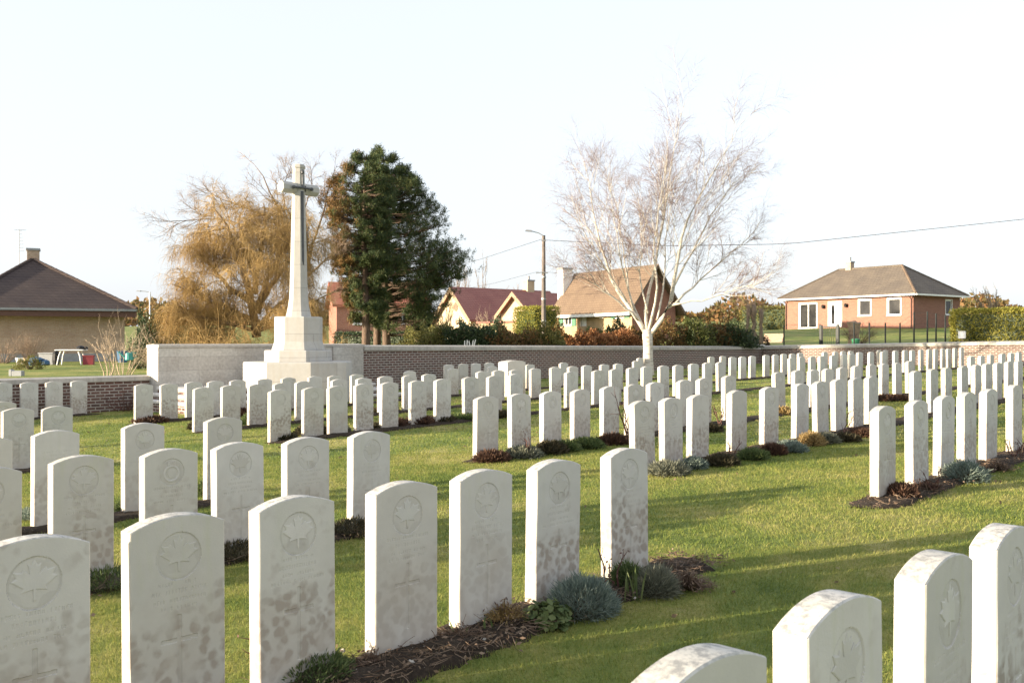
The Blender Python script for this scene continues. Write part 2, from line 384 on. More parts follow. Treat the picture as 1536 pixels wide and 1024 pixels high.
M['dead'] = leafmat('dead_stems', [(.06, .04, .03), (.15, .10, .07), (.27, .2, .14)], .2)
M['rose'] = plain('rose_stem', (.11, .055, .045), .7, .2)
M['red'] = plain('red_plastic', (.30, .06, .07), .5, .05); M['blue'] = plain('blue_plastic', (.05, .12, .22), .5, .2)
M['teal'] = plain('teal_plastic', (.06, .27, .25), .45, .1); M['black'] = plain('black_plastic', (.02, .02, .022), .5, .1)
M['gbin'] = plain('green_plastic', (.04, .20, .10), .5, .1)
# ------------------------------------------------------------------ ground
def lines(*segs):
    out = []
    for a, b, st in segs: out += list(np.arange(a, b, st))
    return np.array(sorted(set(np.round(out, 4))))
def grid_mesh(A, P, fn):
    AA, PP = np.meshgrid(A, P, indexing='ij'); X = AA * ST - PP * CT; Y = AA * CT + PP * ST; Z = fn(AA, PP)
    nA, nP = len(A), len(P); i = np.arange(nA - 1)[:, None] * nP + np.arange(nP - 1)[None]
    Q = np.stack([i, i + 1, i + nP + 1, i + nP], -1).reshape(-1, 4)
    return MB().add(np.stack([X, Y, Z], -1).reshape(-1, 3), Q)
A_ = lines((-900, -100, 100), (-100, -20, 10), (-20, 43.5, .75), (43.7, 43.82, .1), (44.4, 110, 2.2), (110, 200, 15), (200, 901, 100))
P_ = lines((-900, -100, 100), (-100, -10, 10), (-10, 23.4, .75), (23.76, 23.86, .08), (24.4, 100, 2), (100, 200, 15), (200, 901, 100))
def gfine(a, p):
    z = ground_ap(a, p); return z
g = grid_mesh(A_, P_, gfine).build('ground', M['lawn'], None, True); tag(g, kind='structure')

# ------------------------------------------------------------------ headstones
SW, STH, SH, RISE = .381, .082, .81, .042
RAD = (SW / 2) ** 2 / (2 * RISE) + RISE / 2
def top_at(x): return SH - RAD + np.sqrt(RAD ** 2 - np.asarray(x) ** 2)
HALF = [(0, 1.0), (.13, .74), (.28, .83), (.20, .36), (.46, .62), (.53, .48), (.86, .55), (.74, .26), (.95, .14), (.46, -.24), (.53, -.42), (.06, -.33), (.05, -.85)]
LEAF = np.array(HALF + [(-x, y) for x, y in HALF[:0:-1]])
def carve(X, Z, kind, seed):
    """depth of the cutting at (x, z) on the face, in metres"""
    r = np.random.default_rng(seed); D = np.zeros_like(X)
    if kind != 'plain':
        q = np.hypot(X, Z - .655)
        D = np.maximum(D, np.where(np.abs(q - .087) < .004, .0035, 0)); D = np.maximum(D, np.where(q < .086, .0028, 0))
    if kind == 'badge':
        q = np.hypot(X, (Z - .645)); D = np.where(np.abs(q - .05) < .005, .0006, D); D = np.where((q < .028), .001, D)
        D = np.where((np.abs(X) < .03) & (Z > .70) & (Z < .728), .0006, D)
    zz = .545 if kind != 'plain' else .62
    for ln in range(4):                                 # lines of worn lettering, no longer readable
        half = r.uniform(.07, .135); hgt = .013 if ln != 1 else .016
        x = -half
        while x < half:
            w = r.uniform(.006, .011)
            if r.random() < .85:
                for sx in ((0, .0028), (w - .004, w - .0012)) if r.random() < .7 else ((w*.3, w*.3 + .003),):
                    D = np.maximum(D, np.where((X > x + sx[0]) & (X < x + sx[1]) & (Z > zz) & (Z < zz + hgt), .0014, 0))
                if r.random() < .6:
                    y = zz + hgt * r.choice([0, .45, .85]); D = np.maximum(D, np.where((X > x) & (X < x + w) & (Z > y) & (Z < y + .003), .0014, 0))
            x += w + .005
        zz -= r.uniform(.026, .034)
    cz = .335                                           # the cross, cut as a broad shallow sinking
    v = (np.abs(X) < .0085) & (Z > .12) & (Z < .43); h = (np.abs(Z - cz) < .0075) & (np.abs(X) < .072)
    s = (v & ((Z < .135) | (Z > .415)) & (np.abs(X) < .013))
    D = np.maximum(D, np.where(v | h | s, .0028, 0))
    if kind == 'plain': D *= .7
    r2 = np.sin(X * 19 + seed) * np.sin(Z * 13 + seed * 2) * .0008
    return D + r2
def headstone_mesh(name, kind, seed, lo=False):
    b = .004; nx = 6 if lo else 128
    xs = np.concatenate([[-SW/2], np.linspace(-SW/2 + b, SW/2 - b, nx), [SW/2]])
    if lo: ts = np.array([0, .3, .7, .93, .97, 1.])
    else: ts = np.concatenate([[0], np.linspace(.25, .995, 270), [1.]])
    Xg, Tg = np.meshgrid(xs, ts, indexing='ij'); z0 = -.32
    top = top_at(Xg) ; Zg = z0 + Tg * (top - z0); Zg = np.where(Tg == 1, top, np.where(Tg > .99, np.maximum(Zg, top - b), Zg)) if not lo else Zg
    D = np.zeros_like(Xg)
    if not lo: D = carve(Xg, Zg, kind, seed); D[D > .02] = 0
    edge = (np.abs(Xg) > SW/2 - 1e-6) | (Tg == 1); D = np.where(edge, b, D)
    Yg = -STH/2 + D; nT = len(ts); nX = len(xs)
    i = np.arange(nX - 1)[:, None] * nT + np.arange(nT - 1)[None]
    Q = np.stack([i, i + nT, i + nT + 1, i + 1], -1).reshape(-1, 4)
    mb = MB().add(np.stack([Xg, Yg, Zg], -1).reshape(-1, 3), Q)
    fq = len(Q)
    # outline loop carried back to the rear face
    loop = [(xs[0], t) for t in ts] + [(x, 1.) for x in xs[1:]] + [(xs[-1], t) for t in ts[::-1][1:]]
    L = np.array([(x, z0 + t * (top_at(x) - z0)) for x, t in loop]); n = len(L)
    ins = L.copy(); ins[:, 0] = np.clip(L[:, 0], -SW/2 + b, SW/2 - b); ins[:, 1] = np.where(L[:, 1] > .7, L[:, 1] - b*.9, L[:, 1])
    V = np.concatenate([np.c_[L[:, 0], np.full(n, -STH/2 + b), L[:, 1]], np.c_[L[:, 0], np.full(n, STH/2 - b), L[:, 1]], np.c_[ins[:, 0], np.full(n, STH/2), ins[:, 1]]])
    k = np.arange(n - 1); Q2 = np.concatenate([np.stack([k, k + 1, k + n + 1, k + n], 1), np.stack([k + n, k + n + 1, k + 2*n + 1, k + 2*n], 1)])
    mb.add(V, Q2, None, [list(range(2*n, 3*n))])
    me = mb.mesh(name); me.materials.append(M['stone']); me.polygons.foreach_set('use_smooth', np.zeros(len(me.polygons), bool))
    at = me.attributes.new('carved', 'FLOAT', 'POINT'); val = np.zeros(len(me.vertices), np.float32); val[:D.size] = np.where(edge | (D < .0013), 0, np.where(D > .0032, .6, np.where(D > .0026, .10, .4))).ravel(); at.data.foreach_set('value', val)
    return me
def emblem_mesh(kind):
    mb = MB(); yb = -STH/2
    if kind == 'leaf':
        P = LEAF * np.array([.083, .078]) + np.array([0, .004]); c = np.array([0, -.002])
        N = len(P); inn = c + (P - c) * .90
        V = np.concatenate([np.c_[P[:, 0], np.full(N, yb + .0035), P[:, 1] + .655], np.c_[P[:, 0], np.full(N, yb + .0018), P[:, 1] + .655], np.c_[inn[:, 0], np.full(N, yb + .0004), inn[:, 1] + .655]])
        k = np.arange(N); k2 = (k + 1) % N
        mb.add(V, np.concatenate([np.stack([k, k + N, k2 + N, k2], 1), np.stack([k + N, k + 2*N, k2 + 2*N, k2 + N], 1)]), None, [list(range(2*N, 3*N))[::-1]])
    else:
        V = []; n = 28
        for r_, y in ((.060, yb + .0035), (.056, yb - .0008), (.046, yb - .0008), (.042, yb + .0035)):
            for i in range(n): t = 2*math.pi*i/n; V.append((r_*math.cos(t), y, .645 + r_*math.sin(t)))
        k = np.arange(n); k2 = (k + 1) % n
        mb.add(V, np.concatenate([np.stack([j*n + k, (j+1)*n + k, (j+1)*n + k2, j*n + k2], 1) for j in range(3)]))
        mb.box(-.026, .026, yb - .0006, yb + .0035, .704, .716)
        for q in (-.02, -.007, .007, .02): mb.box(q - .004, q + .004, yb - .0006, yb + .0035, .7165, .728)
    me = mb.mesh('emblem'); me.materials.append(M['stone']); me.polygons.foreach_set('use_smooth', np.zeros(len(me.polygons), bool)); return me
HI = {('leaf', i): headstone_mesh('headstone', 'leaf', 11 + i) for i in range(3)}
HI[('badge', 0)] = headstone_mesh('headstone', 'badge', 31); HI[('plain', 0)] = headstone_mesh('headstone', 'plain', 41)
LO = headstone_mesh('headstone_distant', 'plain', 1, True)
EMB = {'leaf': emblem_mesh('leaf'), 'badge': emblem_mesh('badge')}

def ext(a, p):
    c = a * RV - p * NV; l = c - STH/2*NV - SW/2*RV; q = c + STH/2*NV + SW/2*RV
    return 768 + F * (l[0]/l[1] + q[0]/q[1]) / 2
def solve_a(xm, p):
    lo, hi = (1.0 - p*ST)/CT + .05, 70.
    for _ in range(60):
        m = (lo + hi)/2
        if ext(m, p) < xm: lo = m
        else: hi = m
    return lo
# (middle x, top y) of each stone measured on the photograph, by row distance
ROWS = [
 (.92, 'near', [(1036,981),(1243,893),(1395.5,829),(1500,788)]),
 (3.45, 'front', [(42.5,805),(260.5,770),(439,744),(601.5,722),(720.5,704),(827.5,689),(937,672)]),
 (3.3, 'fore', [(1324,608.5),(1375,600),(1415,593),(1449.5,588),(1481.5,583),(1521,577),(1548,574)]),
 (6.1, 'sec', [(-24,700),(121,682.5),(252.5,672.5),(357,663),(458,655),(552,646.5)]),
 (6.1, 'secfar', [(964,600.5),(1006.5,596),(1046,591.5),(1104.5,585),(1153,580),(1199.5,575),(1231,571.5),(1258,568.5),(1284,566.5),(1306.5,564),(1373,556),(1398.5,553),(1420,551),(1444.5,548.5),(1464,546.5),(1480.5,545),(1496.5,543.5),(1512.5,541.5),(1527.5,540.5)]),
 (8.5, 'third', [(-22,655),(82,645),(214,634),(333.5,625.5)]),
 (8.5, 'thirdfar', [(728,594),(779,590),(825.5,586.5),(870,583.5),(914,579),(950.5,576),(982.5,573),(1026,569.5),(1055,566.5),(1093,563),(1168.5,558),(1196,555),(1219,554),(1241,552.5),(1262,550.5),(1283,548),(1307,546),(1325.5,545),(1346,544),(1364.5,541),(1456.5,534),(1472,533),(1485.5,531.5),(1503,530),(1516,529),(1528,527.5)]),
 (13.1, 'mid', [(26,611.7),(85,608.7),(418.5,584),(468.5,580.5),(506,578.5),(545,575),(583,573),(626,570.5),(663,568),(706,565),(741,563),(773,560.5),(856,557),(896.5,555),(923,553),(948.5,551),(969.5,549),(995,548),(1017,547),(1040.5,545),(1061,543.5),(1081.5,542.5),(1188,536),(1202.5,535),(1218,534.5),(1232,533.5),(1249.5,532.5),(1265.5,531),(1277.5,530),(1289,528),(1306,527.5),(1324.5,527),(1343,525.6),(1357.5,525),(1368.5,525),(1381.5,524),(1393.5,523.5),(1403,523),(1414,522.5),(1423,522.5),(1432.5,521.5),(1442.5,521)]),
 (16.1, 'deep', [(4,602),(304,580.5),(345.5,577.5),(385,576),(423,574),(455,571.5),(508,568.5),(545,566.5),(577.5,564),(614,562.5),(643,560.5),(723.5,556.5),(747,555),(773,554),(802.5,552),(833,550),(858.5,549),(880,547.5),(906,546),(927,545),(1098.5,535),(1113.5,534.5),(1128,533.5),(1149,532),(1163,531.5),(1175.5,530.5),(1188.5,530),(1200,529),(1237,527.5),(1253,527),(1264.5,526.5),(1276,526),(1319,525),(1328,525)]),
 (19.2, 'cross', [(215,575.7),(253,575),(290.5,572.5),(323.5,571),(357,569.5),(396.5,568),(432,566),(471.5,564),(502,563),(535,561),(615,556),(679,552),(738.5,549),(794.5,546),(846,543.5),(954.5,543.5),(1067,537),(1084,536)]),
 (21.4, 'wall', [(673,546.5),(694.5,545),(714,544.5),(734,543.5),(960,537)]),
 (23.2, 'leftwall', [(4,573.7),(43.3,573),(80.8,571.7),(117.6,570.5)]),
]
ORD = 'first second third fourth fifth sixth seventh eighth ninth tenth eleventh twelfth thirteenth fourteenth fifteenth sixteenth seventeenth eighteenth nineteenth twentieth'.split()
def ordinal(i):
    if i < 20: return ORD[i]
    if i < 29: return 'twenty-' + ORD[i - 20]
    return ['thirtieth', *['thirty-' + w for w in ORD[:9]], 'fortieth', *['forty-' + w for w in ORD[:9]]][i - 29]
ROWTXT = {
 'secfar': 'pale headstone, {o} along the row of low green and grey cushion plants',
 'third': 'white headstone, {o} from the left edge in the third row, left of the aisle',
 'thirdfar': 'clean white headstone, {o} along the row that starts beside the copper-coloured plant',
 'mid': 'white headstone, {o} from the left in the long row just past the wide aisle',
 'deep': 'small white headstone, {o} from the left in the second row past the wide aisle',
 'cross': 'small white headstone, {o} from the left in the row before the cross steps',
 'wall': 'little white headstone, {o} of the group set close against the far brick wall',
 'leftwall': 'greenish headstone backed against the low brick wall, {o} from the left edge',
 'fore': 'bright headstone, {o} in the short row starting at the red-leaved plant',
}
NAMED = {
 'near': ['nearest curved headstone top, only its crown showing at the bottom of the frame', 'white headstone with lichen-specked top, standing beside the nearest curved crown',
          'white headstone with maple leaf, between the lichen-specked stone and the cropped tall one', 'tall-looking white headstone cropped by the right frame edge in the nearest row'],
 'front': ['blotched headstone cut by the left frame edge, big maple leaf emblem in front row', 'large headstone with widespread grey blotches and faint lettering, nearest front row stone fully visible',
           'green-streaked headstone rising behind the dark green cushion plant and bare rose stems', 'headstone with brown stain band below its cross, above the bare dark soil',
           'headstone stained around its cross, behind the straw-coloured tuft', 'headstone behind the crinkled green leaves and the big blue-grey cushion plant', 'last headstone of the front row, beside the open lawn and dry stems'],
 'sec': ['blank grey edge of a headstone cut off by the left frame edge', 'headstone with large maple leaf and brown base stains, behind the two nearest left stones',
         'headstone with round regimental badge instead of a leaf', 'leaf-carved headstone with a pink-brown stained lower half beside low dark twigs',
         'headstone half hidden behind the green-streaked front stone', 'last stone of the second row, sharply ringed leaf, beside open lawn'],
}
GROUP = {'near': 'headstones in the nearest row', 'front': 'headstones in the front row', 'fore': 'headstones in the short right row', 'sec': 'headstones in the second row', 'secfar': 'headstones along the cushion plants',
 'third': 'headstones in the third row', 'thirdfar': 'headstones along the copper plant row', 'mid': 'headstones past the wide aisle', 'deep': 'headstones in the second row past the aisle', 'cross': 'headstones before the cross steps',
 'wall': 'headstones close to the far wall', 'leftwall': 'headstones against the low left wall'}
STONES = []
for p, key, lst in ROWS:
    for i, (xm, top) in enumerate(lst):
        a = solve_a(xm, p); x, y = ap(a, p); gzz = float(ground_ap(a, p))
        z = EYE - (top - 512) * y / F - SH
        z = float(np.clip(z, gzz - .12, gzz + .10))
        near = y < 23
        kind = 'leaf'
        if (key, i) in (('sec', 2), ('mid', 4), ('secfar', 1), ('thirdfar', 2), ('mid', 5), ('fore', 2)) : kind = 'badge'
        if (key, i) in (('third', 1), ('secfar', 2), ('secfar', 3), ('secfar', 8), ('thirdfar', 4)): kind = 'plain'
        me = HI[(kind, (i * 2 + len(key)) % 3 if kind == 'leaf' else 0)] if near else LO
        lab = NAMED[key][i] if key in NAMED else ROWTXT[key].format(o=ordinal(i))
        o = link('headstone', me); tag(o, lab, 'headstone', GROUP[key])
        o.location = (x, y, z); o.rotation_euler = (random.gauss(0, .009), random.gauss(0, .005), ROT + random.gauss(0, .012))
        if near and kind != 'plain': link('emblem', EMB[kind], o)
        STONES.append((a, p))
# broad low memorial stone among them
a = solve_a(768, 17.6); x, y = ap(a, 17.6); zt = EYE - (540 - 512) * y / F; zb = gz(x, y)
mb = MB(); hw = .36
prof = [(-hw, zb - .3), (-hw, zt - .055), (-hw*.6, zt - .02), (0, zt), (hw*.6, zt - .02), (hw, zt - .055), (hw, zb - .3)]
n = len(prof); V = [(q[0], -.17, q[1]) for q in prof] + [(q[0], .17, q[1]) for q in prof]
mb.add(V, [(i, i + n, (i + 1) % n + n, (i + 1) % n) for i in range(n)], None, [list(range(n))[::-1], list(range(n, 2*n))][::-1])
o = mb.build('memorial_stone', M['stone']); o.location = (x, y, 0); o.rotation_euler = (0, 0, ROT)
tag(o, 'broad block-like memorial stone with gently peaked top among the distant headstones', 'memorial stone')

# ------------------------------------------------------------------ planting beds
def bed(a0, a1, p, w0, w1, label):
    n = max(8, int((a1 - a0) / .09)); m = 9
    A = np.linspace(a0, a1, n); U = np.linspace(0, 1, m)
    V = []
    for i, a in enumerate(A):
        e = min(1, min(i, n - 1 - i) / 3 + .35)
        j0 = rng.normal() * .02; j1 = rng.normal() * .02
        for u in U:
            pp = p + (w0 + j0) * e * (1 - u) - (w1 + j1) * e * u
            x, y = ap(a, pp); h = (math.sin(math.pi * u) * .03 + (rng.random() * .022 if 0 < u < 1 else 0)) * (.15 + .85 * min(1, min(i, n - 1 - i) / 5))
            V.append((x, y, float(ground_ap(a, pp)) + (.006 if 0 < u < 1 else -.02) + h))
    i = np.arange(n - 1)[:, None] * m + np.arange(m - 1)[None]
    o = MB().add(V, np.stack([i, i + m, i + m + 1, i + 1], -1).reshape(-1, 4)).build('flower_bed', M['soil'], None, True)
    tag(o, label, 'flower bed', 'soil beds along the headstone rows'); BEDS.append((a0, a1, p - w1, p + w0)); return o
BEDS = []
def ax(px, p): return solve_a(px, p)
bed(-.2, ax(1055, 3.3), 3.45, .14, .36, 'dark soil bed with litter along the front row of headstones')
bed(ax(1283, 3.3), 15.5, 3.3, .16, .34, 'soil bed along the short row with the red-leaved plant')
bed(.2, ax(575, 6.1), 6.1, .16, .26, 'narrow soil bed under the second row behind the front stones')
bed(ax(955, 6.1), 26, 6.1, .16, .36, 'soil bed filled with green and grey cushion plants')
bed(1., ax(370, 8.5), 8.5, .15, .26, 'soil bed under the third row, in the left half of the lawn')
bed(ax(695, 8.5), 36, 8.5, .15, .34, 'soil bed with copper-coloured and dark plants along a white row')
bed(2.4, ax(110, 13.1), 13.1, .15, .3, 'short soil bed under two stones before the low left wall')
bed(ax(398, 13.1), 44 - .7, 13.1, .15, .32, 'long soil bed with brown domed plants just past the wide aisle')
bed(ax(285, 16.1), 43, 16.1, .15, .3, 'distant soil bed in the second row past the wide aisle')
bed(ax(190, 19.2), ax(1095, 19.2), 19.2, .15, .3, 'distant soil bed before the steps of the tall cross')
bed(5.6, 10.1, 23.2, .15, .3, 'shady soil bed under the stones at the low left wall')

# ------------------------------------------------------------------ grass blades on the near lawn
def in_bed(a, p):
    r = np.zeros(len(a), bool)
    for a0, a1, p0, p1 in BEDS: r |= (a > a0 + .05) & (a < a1 - .08) & (p > p0 + .03) & (p < p1 - .03)
    return r
def blades(N, d0, d1, L, wd, half=.60):
    y = np.sqrt(rng.uniform(d0**2, d1**2, N)); x = y * rng.uniform(-half, half, N)
    a = x * ST + y * CT; p = -x * CT + y * ST
    k = ~in_bed(a, p) & (p < 23.2) & (a < 43.3); x, y = x[k], y[k]; n = len(x)
    if not n: return
    P = np.stack([x, y, ground(x, y) - .006], 1)
    cl = np.stack([np.sin(x * 3.1 + np.cos(y * 2.3) * 2), np.cos(y * 2.7 + np.sin(x * 1.9) * 2)], 1) * .35
    D = np.concatenate([rng.normal(size=(n, 2)) * .55 + cl, np.ones((n, 1))], 1)
    s = rng.uniform(.5, 1.15, n)
    GB.leaves(P, D, L * s, wd, False)
GB = MB()
blades(190000, 2.0, 6.5, .036, .0042, .62); blades(230000, 6.5, 13, .04, .0075); blades(170000, 13, 26, .042, .015); blades(60000, 26, 46, .045, .03)
o = GB.build('grass', M['blade']); tag(o, 'short mown grass blades on the cemetery lawn', 'grass', kind='stuff')

# ------------------------------------------------------------------ boundary walls and cross
def wall_run(mb, L, y0, y1, zb, zt0, zt1, n=1):
    mb.hexa([(0, y0, zb), (L, y0, zb), (L, y1, zb), (0, y1, zb), (0, y0, zt0), (L, y0, zt1), (L, y1, zt1), (0, y1, zt0)])
def coping(mb, L, y0, y1, z0, z1, h, seg=1.1):
    n = max(1, int(L / seg)); g = .006
    for i in range(n):
        s0, s1 = L*i/n + (g if i else 0), L*(i+1)/n; f0, f1 = s0/L, s1/L
        b0, b1 = z0 + (z1 - z0)*f0, z0 + (z1 - z0)*f1; c = (y0 + y1)/2
        V = [(s0, y0, b0), (s1, y0, b1), (s1, y1, b1), (s0, y1, b0), (s0, y0, b0 + h*.75), (s1, y0, b1 + h*.75), (s1, y1, b1 + h*.75), (s0, y1, b0 + h*.75), (s0, c, b0 + h), (s1, c, b1 + h)]
        mb.add(V, [(3, 2, 1, 0), (0, 1, 5, 4), (2, 3, 7, 6), (4, 5, 9, 8), (8, 9, 6, 7)])
        mb.add([V[0], V[4], V[8], V[7], V[3]], None, None, [[0, 4, 3, 2, 1]]); mb.add([V[1], V[5], V[9], V[6], V[2]], None, None, [[0, 1, 2, 3, 4]])
def a_at(px, p): t = (px - 768)/F; d = p/(ST - t*CT); return t*d*ST + d*CT
# far brick wall
a0, a1 = a_at(545, 23.4), 43.72; x, y = ap(a0, 23.4); L = a1 - a0
r = empty('brick_wall', (x, y, 0), ROT, 'long dark red brick boundary wall with stone coping behind the rows', 'brick wall')
mb = MB(); wall_run(mb, L, 0, .42, -1, 1.20, 1.07); mb.build('brickwork', M['brick'], r)
mb = MB(); coping(mb, L, -.05, .47, 1.201, 1.071, .17); mb.build('coping', M['coping'], r)
# wall on the house side
x, y = ap(43.6, 23.36); L2 = 21.5
r = empty('brick_wall', (x, y, 0), ROT - math.pi/2, 'sunlit orange brick boundary wall below the bungalow garden', 'brick wall')
mb = MB(); wall_run(mb, L2, 0, .42, -1, 1.10, 1.55); mb.build('brickwork', M['brick'], r)
mb = MB(); coping(mb, L2, -.05, .47, 1.101, 1.551, .17); mb.build('coping', M['coping'], r)
mb = MB(); mb.bbox(-.62, -.02, -.28, .34, -1, 1.14); pr = mb.build('corner_pier', M['brick'], r)
mb = MB(); mb.bbox(-.68, -.051, -.34, .40, 1.141, 1.33, .03); mb.build('pier_cap', M['coping'], r)
# low wall at the left garden
x, y = ap(-14, 23.75); a1 = a_at(236, 23.75); L = a1 + 14
r = empty('brick_wall', (x, y, 0), ROT, 'low dark brick wall with grey coping below the left garden', 'brick wall')
mb = MB(); wall_run(mb, L, 0, .38, -1.2, .49, .47); mb.build('brickwork', M['brick'], r)
mb = MB(); coping(mb, L - .02, -.05, .43, .491, .471, .14); mb.build('coping', M['coping'], r)
# pale screen wall behind the cross
a0 = a_at(237, 23.3); a1 = a_at(544.5, 23.3); x, y = ap(a0, 23.3); L = a1 - a0
r = empty('screen_wall', (x, y, 0), ROT, 'pale stone block screen wall standing behind the tall cross', 'stone wall')
mb = MB(); mb.bbox(0, L, 0, .62, -1, 1.32, .01); mb.build('blockwork', M['block'], r)
mb = MB(); coping(mb, L + .04, -.03, .65, 1.322, 1.322, .09, 1.6); mb.build('coping', M['coping'], r)
mb = MB(); mb.bbox(L - 1.15, L - .02, -.06, -.002, -1, 1.315, .01); mb.build('end_pier', M['block'], r)
# steps
ac = a_at(448, 21.3); xc, yc = ap(ac, 21.3); gc = gz(xc, yc)
a0, a1 = a_at(266, 21), a_at(606, 20.6); x, y = ap(a0, 20.35); L = a1 - a0
r = empty('stone_steps', (x, y, 0), ROT, 'broad low steps of brick risers and pale treads round the cross', 'steps')
for i, (v0, zt) in enumerate(((0., .03), (.38, .17), (.76, .31))):
    mb = MB(); mb.box(.05 + i*.3, L - .05 - i*.3, v0 + .05, 2.92 - i*.0, -1, zt - .06); mb.build('riser', M['brick'], r)
    mb = MB(); mb.bbox(i*.3, L - i*.3, v0, 2.93, zt - .058, zt, .012); mb.build('tread', M['step'], r)
# the cross
r = empty('stone_cross', (xc, yc, gc), ROT, 'tall pale stone cross with dark bronze sword on stepped octagonal base', 'memorial cross')
P8 = math.pi/8; C8 = math.cos(P8)
def octo(prof): return MB().lathe([(D/2/C8, z - gc) for D, z in prof], (0, 0, 0), 8, P8)
octo([(2.66, -.6), (2.66, .92), (2.63, .95)]).build('lower_step', M['cross'], r)
octo([(1.66, .951), (1.66, 1.22), (1.63, 1.25)]).build('upper_step', M['cross'], r)
octo([(1.30, 1.251), (1.30, 1.28), (1.18, 1.48), (1.18, 2.10), (1.15, 2.13)]).build('pedestal', M['cross'], r)
shaft = [(.63, 2.131), (.60, 2.2), (.52, 2.4), (.465, 2.62), (.44, 2.85), (.29, 6.02), (.29, 6.06), (.33, 6.08), (.33, 6.14), (.28, 6.17)]
octo(shaft).build('shaft', M['cross'], r)
def dia(z): return float(np.interp(z, [s[1] for s in shaft], [s[0] for s in shaft]))
zc = 5.53 - gc
for s in (-1, 1):
    V = []
    for xx, h in ((.135, .135), (.50, .145), (.545, .150), (.56, .14)):
        for i in range(8):
            t = P8 + i*math.pi/4; V.append((s*xx, h/C8*math.cos(t), zc + h/C8*math.sin(t)))
    Q = [(k*8+i, k*8+(i+1) % 8, (k+1)*8+(i+1) % 8, (k+1)*8+i) for k in range(3) for i in range(8)]
    MB().add(V, Q if s > 0 else [q[::-1] for q in Q], None, [list(range(24, 32)) if s > 0 else list(range(24, 32))[::-1]]).build('arm', M['cross'], r)
mb = MB()
zs = [3.5, 3.62, 5.45]; ws = [.004, .034, .05]
V = []
for z, w in zip(zs, ws):
    f = -dia(z)/2
    V += [(-w, f - .004, z - gc), (0, f - .035, z - gc), (w, f - .004, z - gc), (0, f + .002, z - gc)]
mb.add(V, [(k*4+i, k*4+(i+1) % 4, (k+1)*4+(i+1) % 4, (k+1)*4+i) for k in range(2) for i in range(4)], None, [[0, 3, 2, 1], [8, 9, 10, 11]])
sw = mb.build('bronze_sword', M['bronze'], r)
f = -.19
mb = MB(); mb.tube([(-.27, f, zc), (-.1, f, zc + .005), (.1, f, zc + .005), (.27, f, zc)], [.03, .026, .026, .03], 8)
for s in (-.28, .28): mb.lathe([(.005, -.05), (.045, -.03), (.05, 0), (.045, .03), (.005, .05)], (s, f, zc), 8)
mb.build('guard', M['bronze'], sw)
mb = MB(); mb.tube([(0, f, zc + .02), (0, -.175, zc + .36)], [.028, .024], 8); mb.lathe([(.006, 0), (.042, .03), (.047, .07), (.03, .11), (.006, .13)], (0, -.18, zc + .36), 8); mb.build('grip', M['bronze'], sw)
# ------------------------------------------------------------------ houses
class Wall:
    """upright face through two photographed points; turns pixels into (along, height)"""
    def __init__(s, px, d, ang, v_off=0.):
        s.u = np.array([math.sin(ang), math.cos(ang)]); s.v = np.array([-s.u[1], s.u[0]])
        if s.v[1] < 0: s.v = -s.v
        s.P = np.array([(px - 768)*d/F, d]) + s.v * v_off
    def off(s, v):
        w = Wall.__new__(Wall); w.u, w.v, w.P = s.u, s.v, s.P + s.v*v; return w
    def at(s, px, py):
        t = (px - 768)/F                                # P.x + u.x k = t (P.y + u.y k)
        k = (t*s.P[1] - s.P[0]) / (s.u[0] - t*s.u[1]); d = s.P[1] + s.u[1]*k
        return k, EYE + (512 - py)*d/F
    def rot(s): return math.atan2(s.u[1], s.u[0])
def wall_open(mb, x0, x1, z0, z1, y, t, ops):
    """wall sheet in the x-z plane at depth y..y+t with real openings (x0,x1,z0,z1)"""
    xs = sorted({x0, x1, *[o[0] for o in ops], *[o[1] for o in ops]}); zs = sorted({z0, z1, *[o[2] for o in ops], *[o[3] for o in ops]})
    for i in range(len(xs)-1):
        for j in range(len(zs)-1):
            cx, cz = (xs[i]+xs[i+1])/2, (zs[j]+zs[j+1])/2
            if any(o[0] < cx < o[1] and o[2] < cz < o[3] for o in ops): continue
            a, b, c, d = xs[i], xs[i+1], zs[j], zs[j+1]
            mb.add([(a, y, c), (b, y, c), (b, y, d), (a, y, d)], [(0, 1, 2, 3)])
    for a, b, c, d in ops:
        V = [(a, y, c), (b, y, c), (b, y, d), (a, y, d), (a, y+t, c), (b, y+t, c), (b, y+t, d), (a, y+t, d)]
        mb.add(V, [(0, 4, 5, 1), (1, 5, 6, 2), (2, 6, 7, 3), (3, 7, 4, 0)])
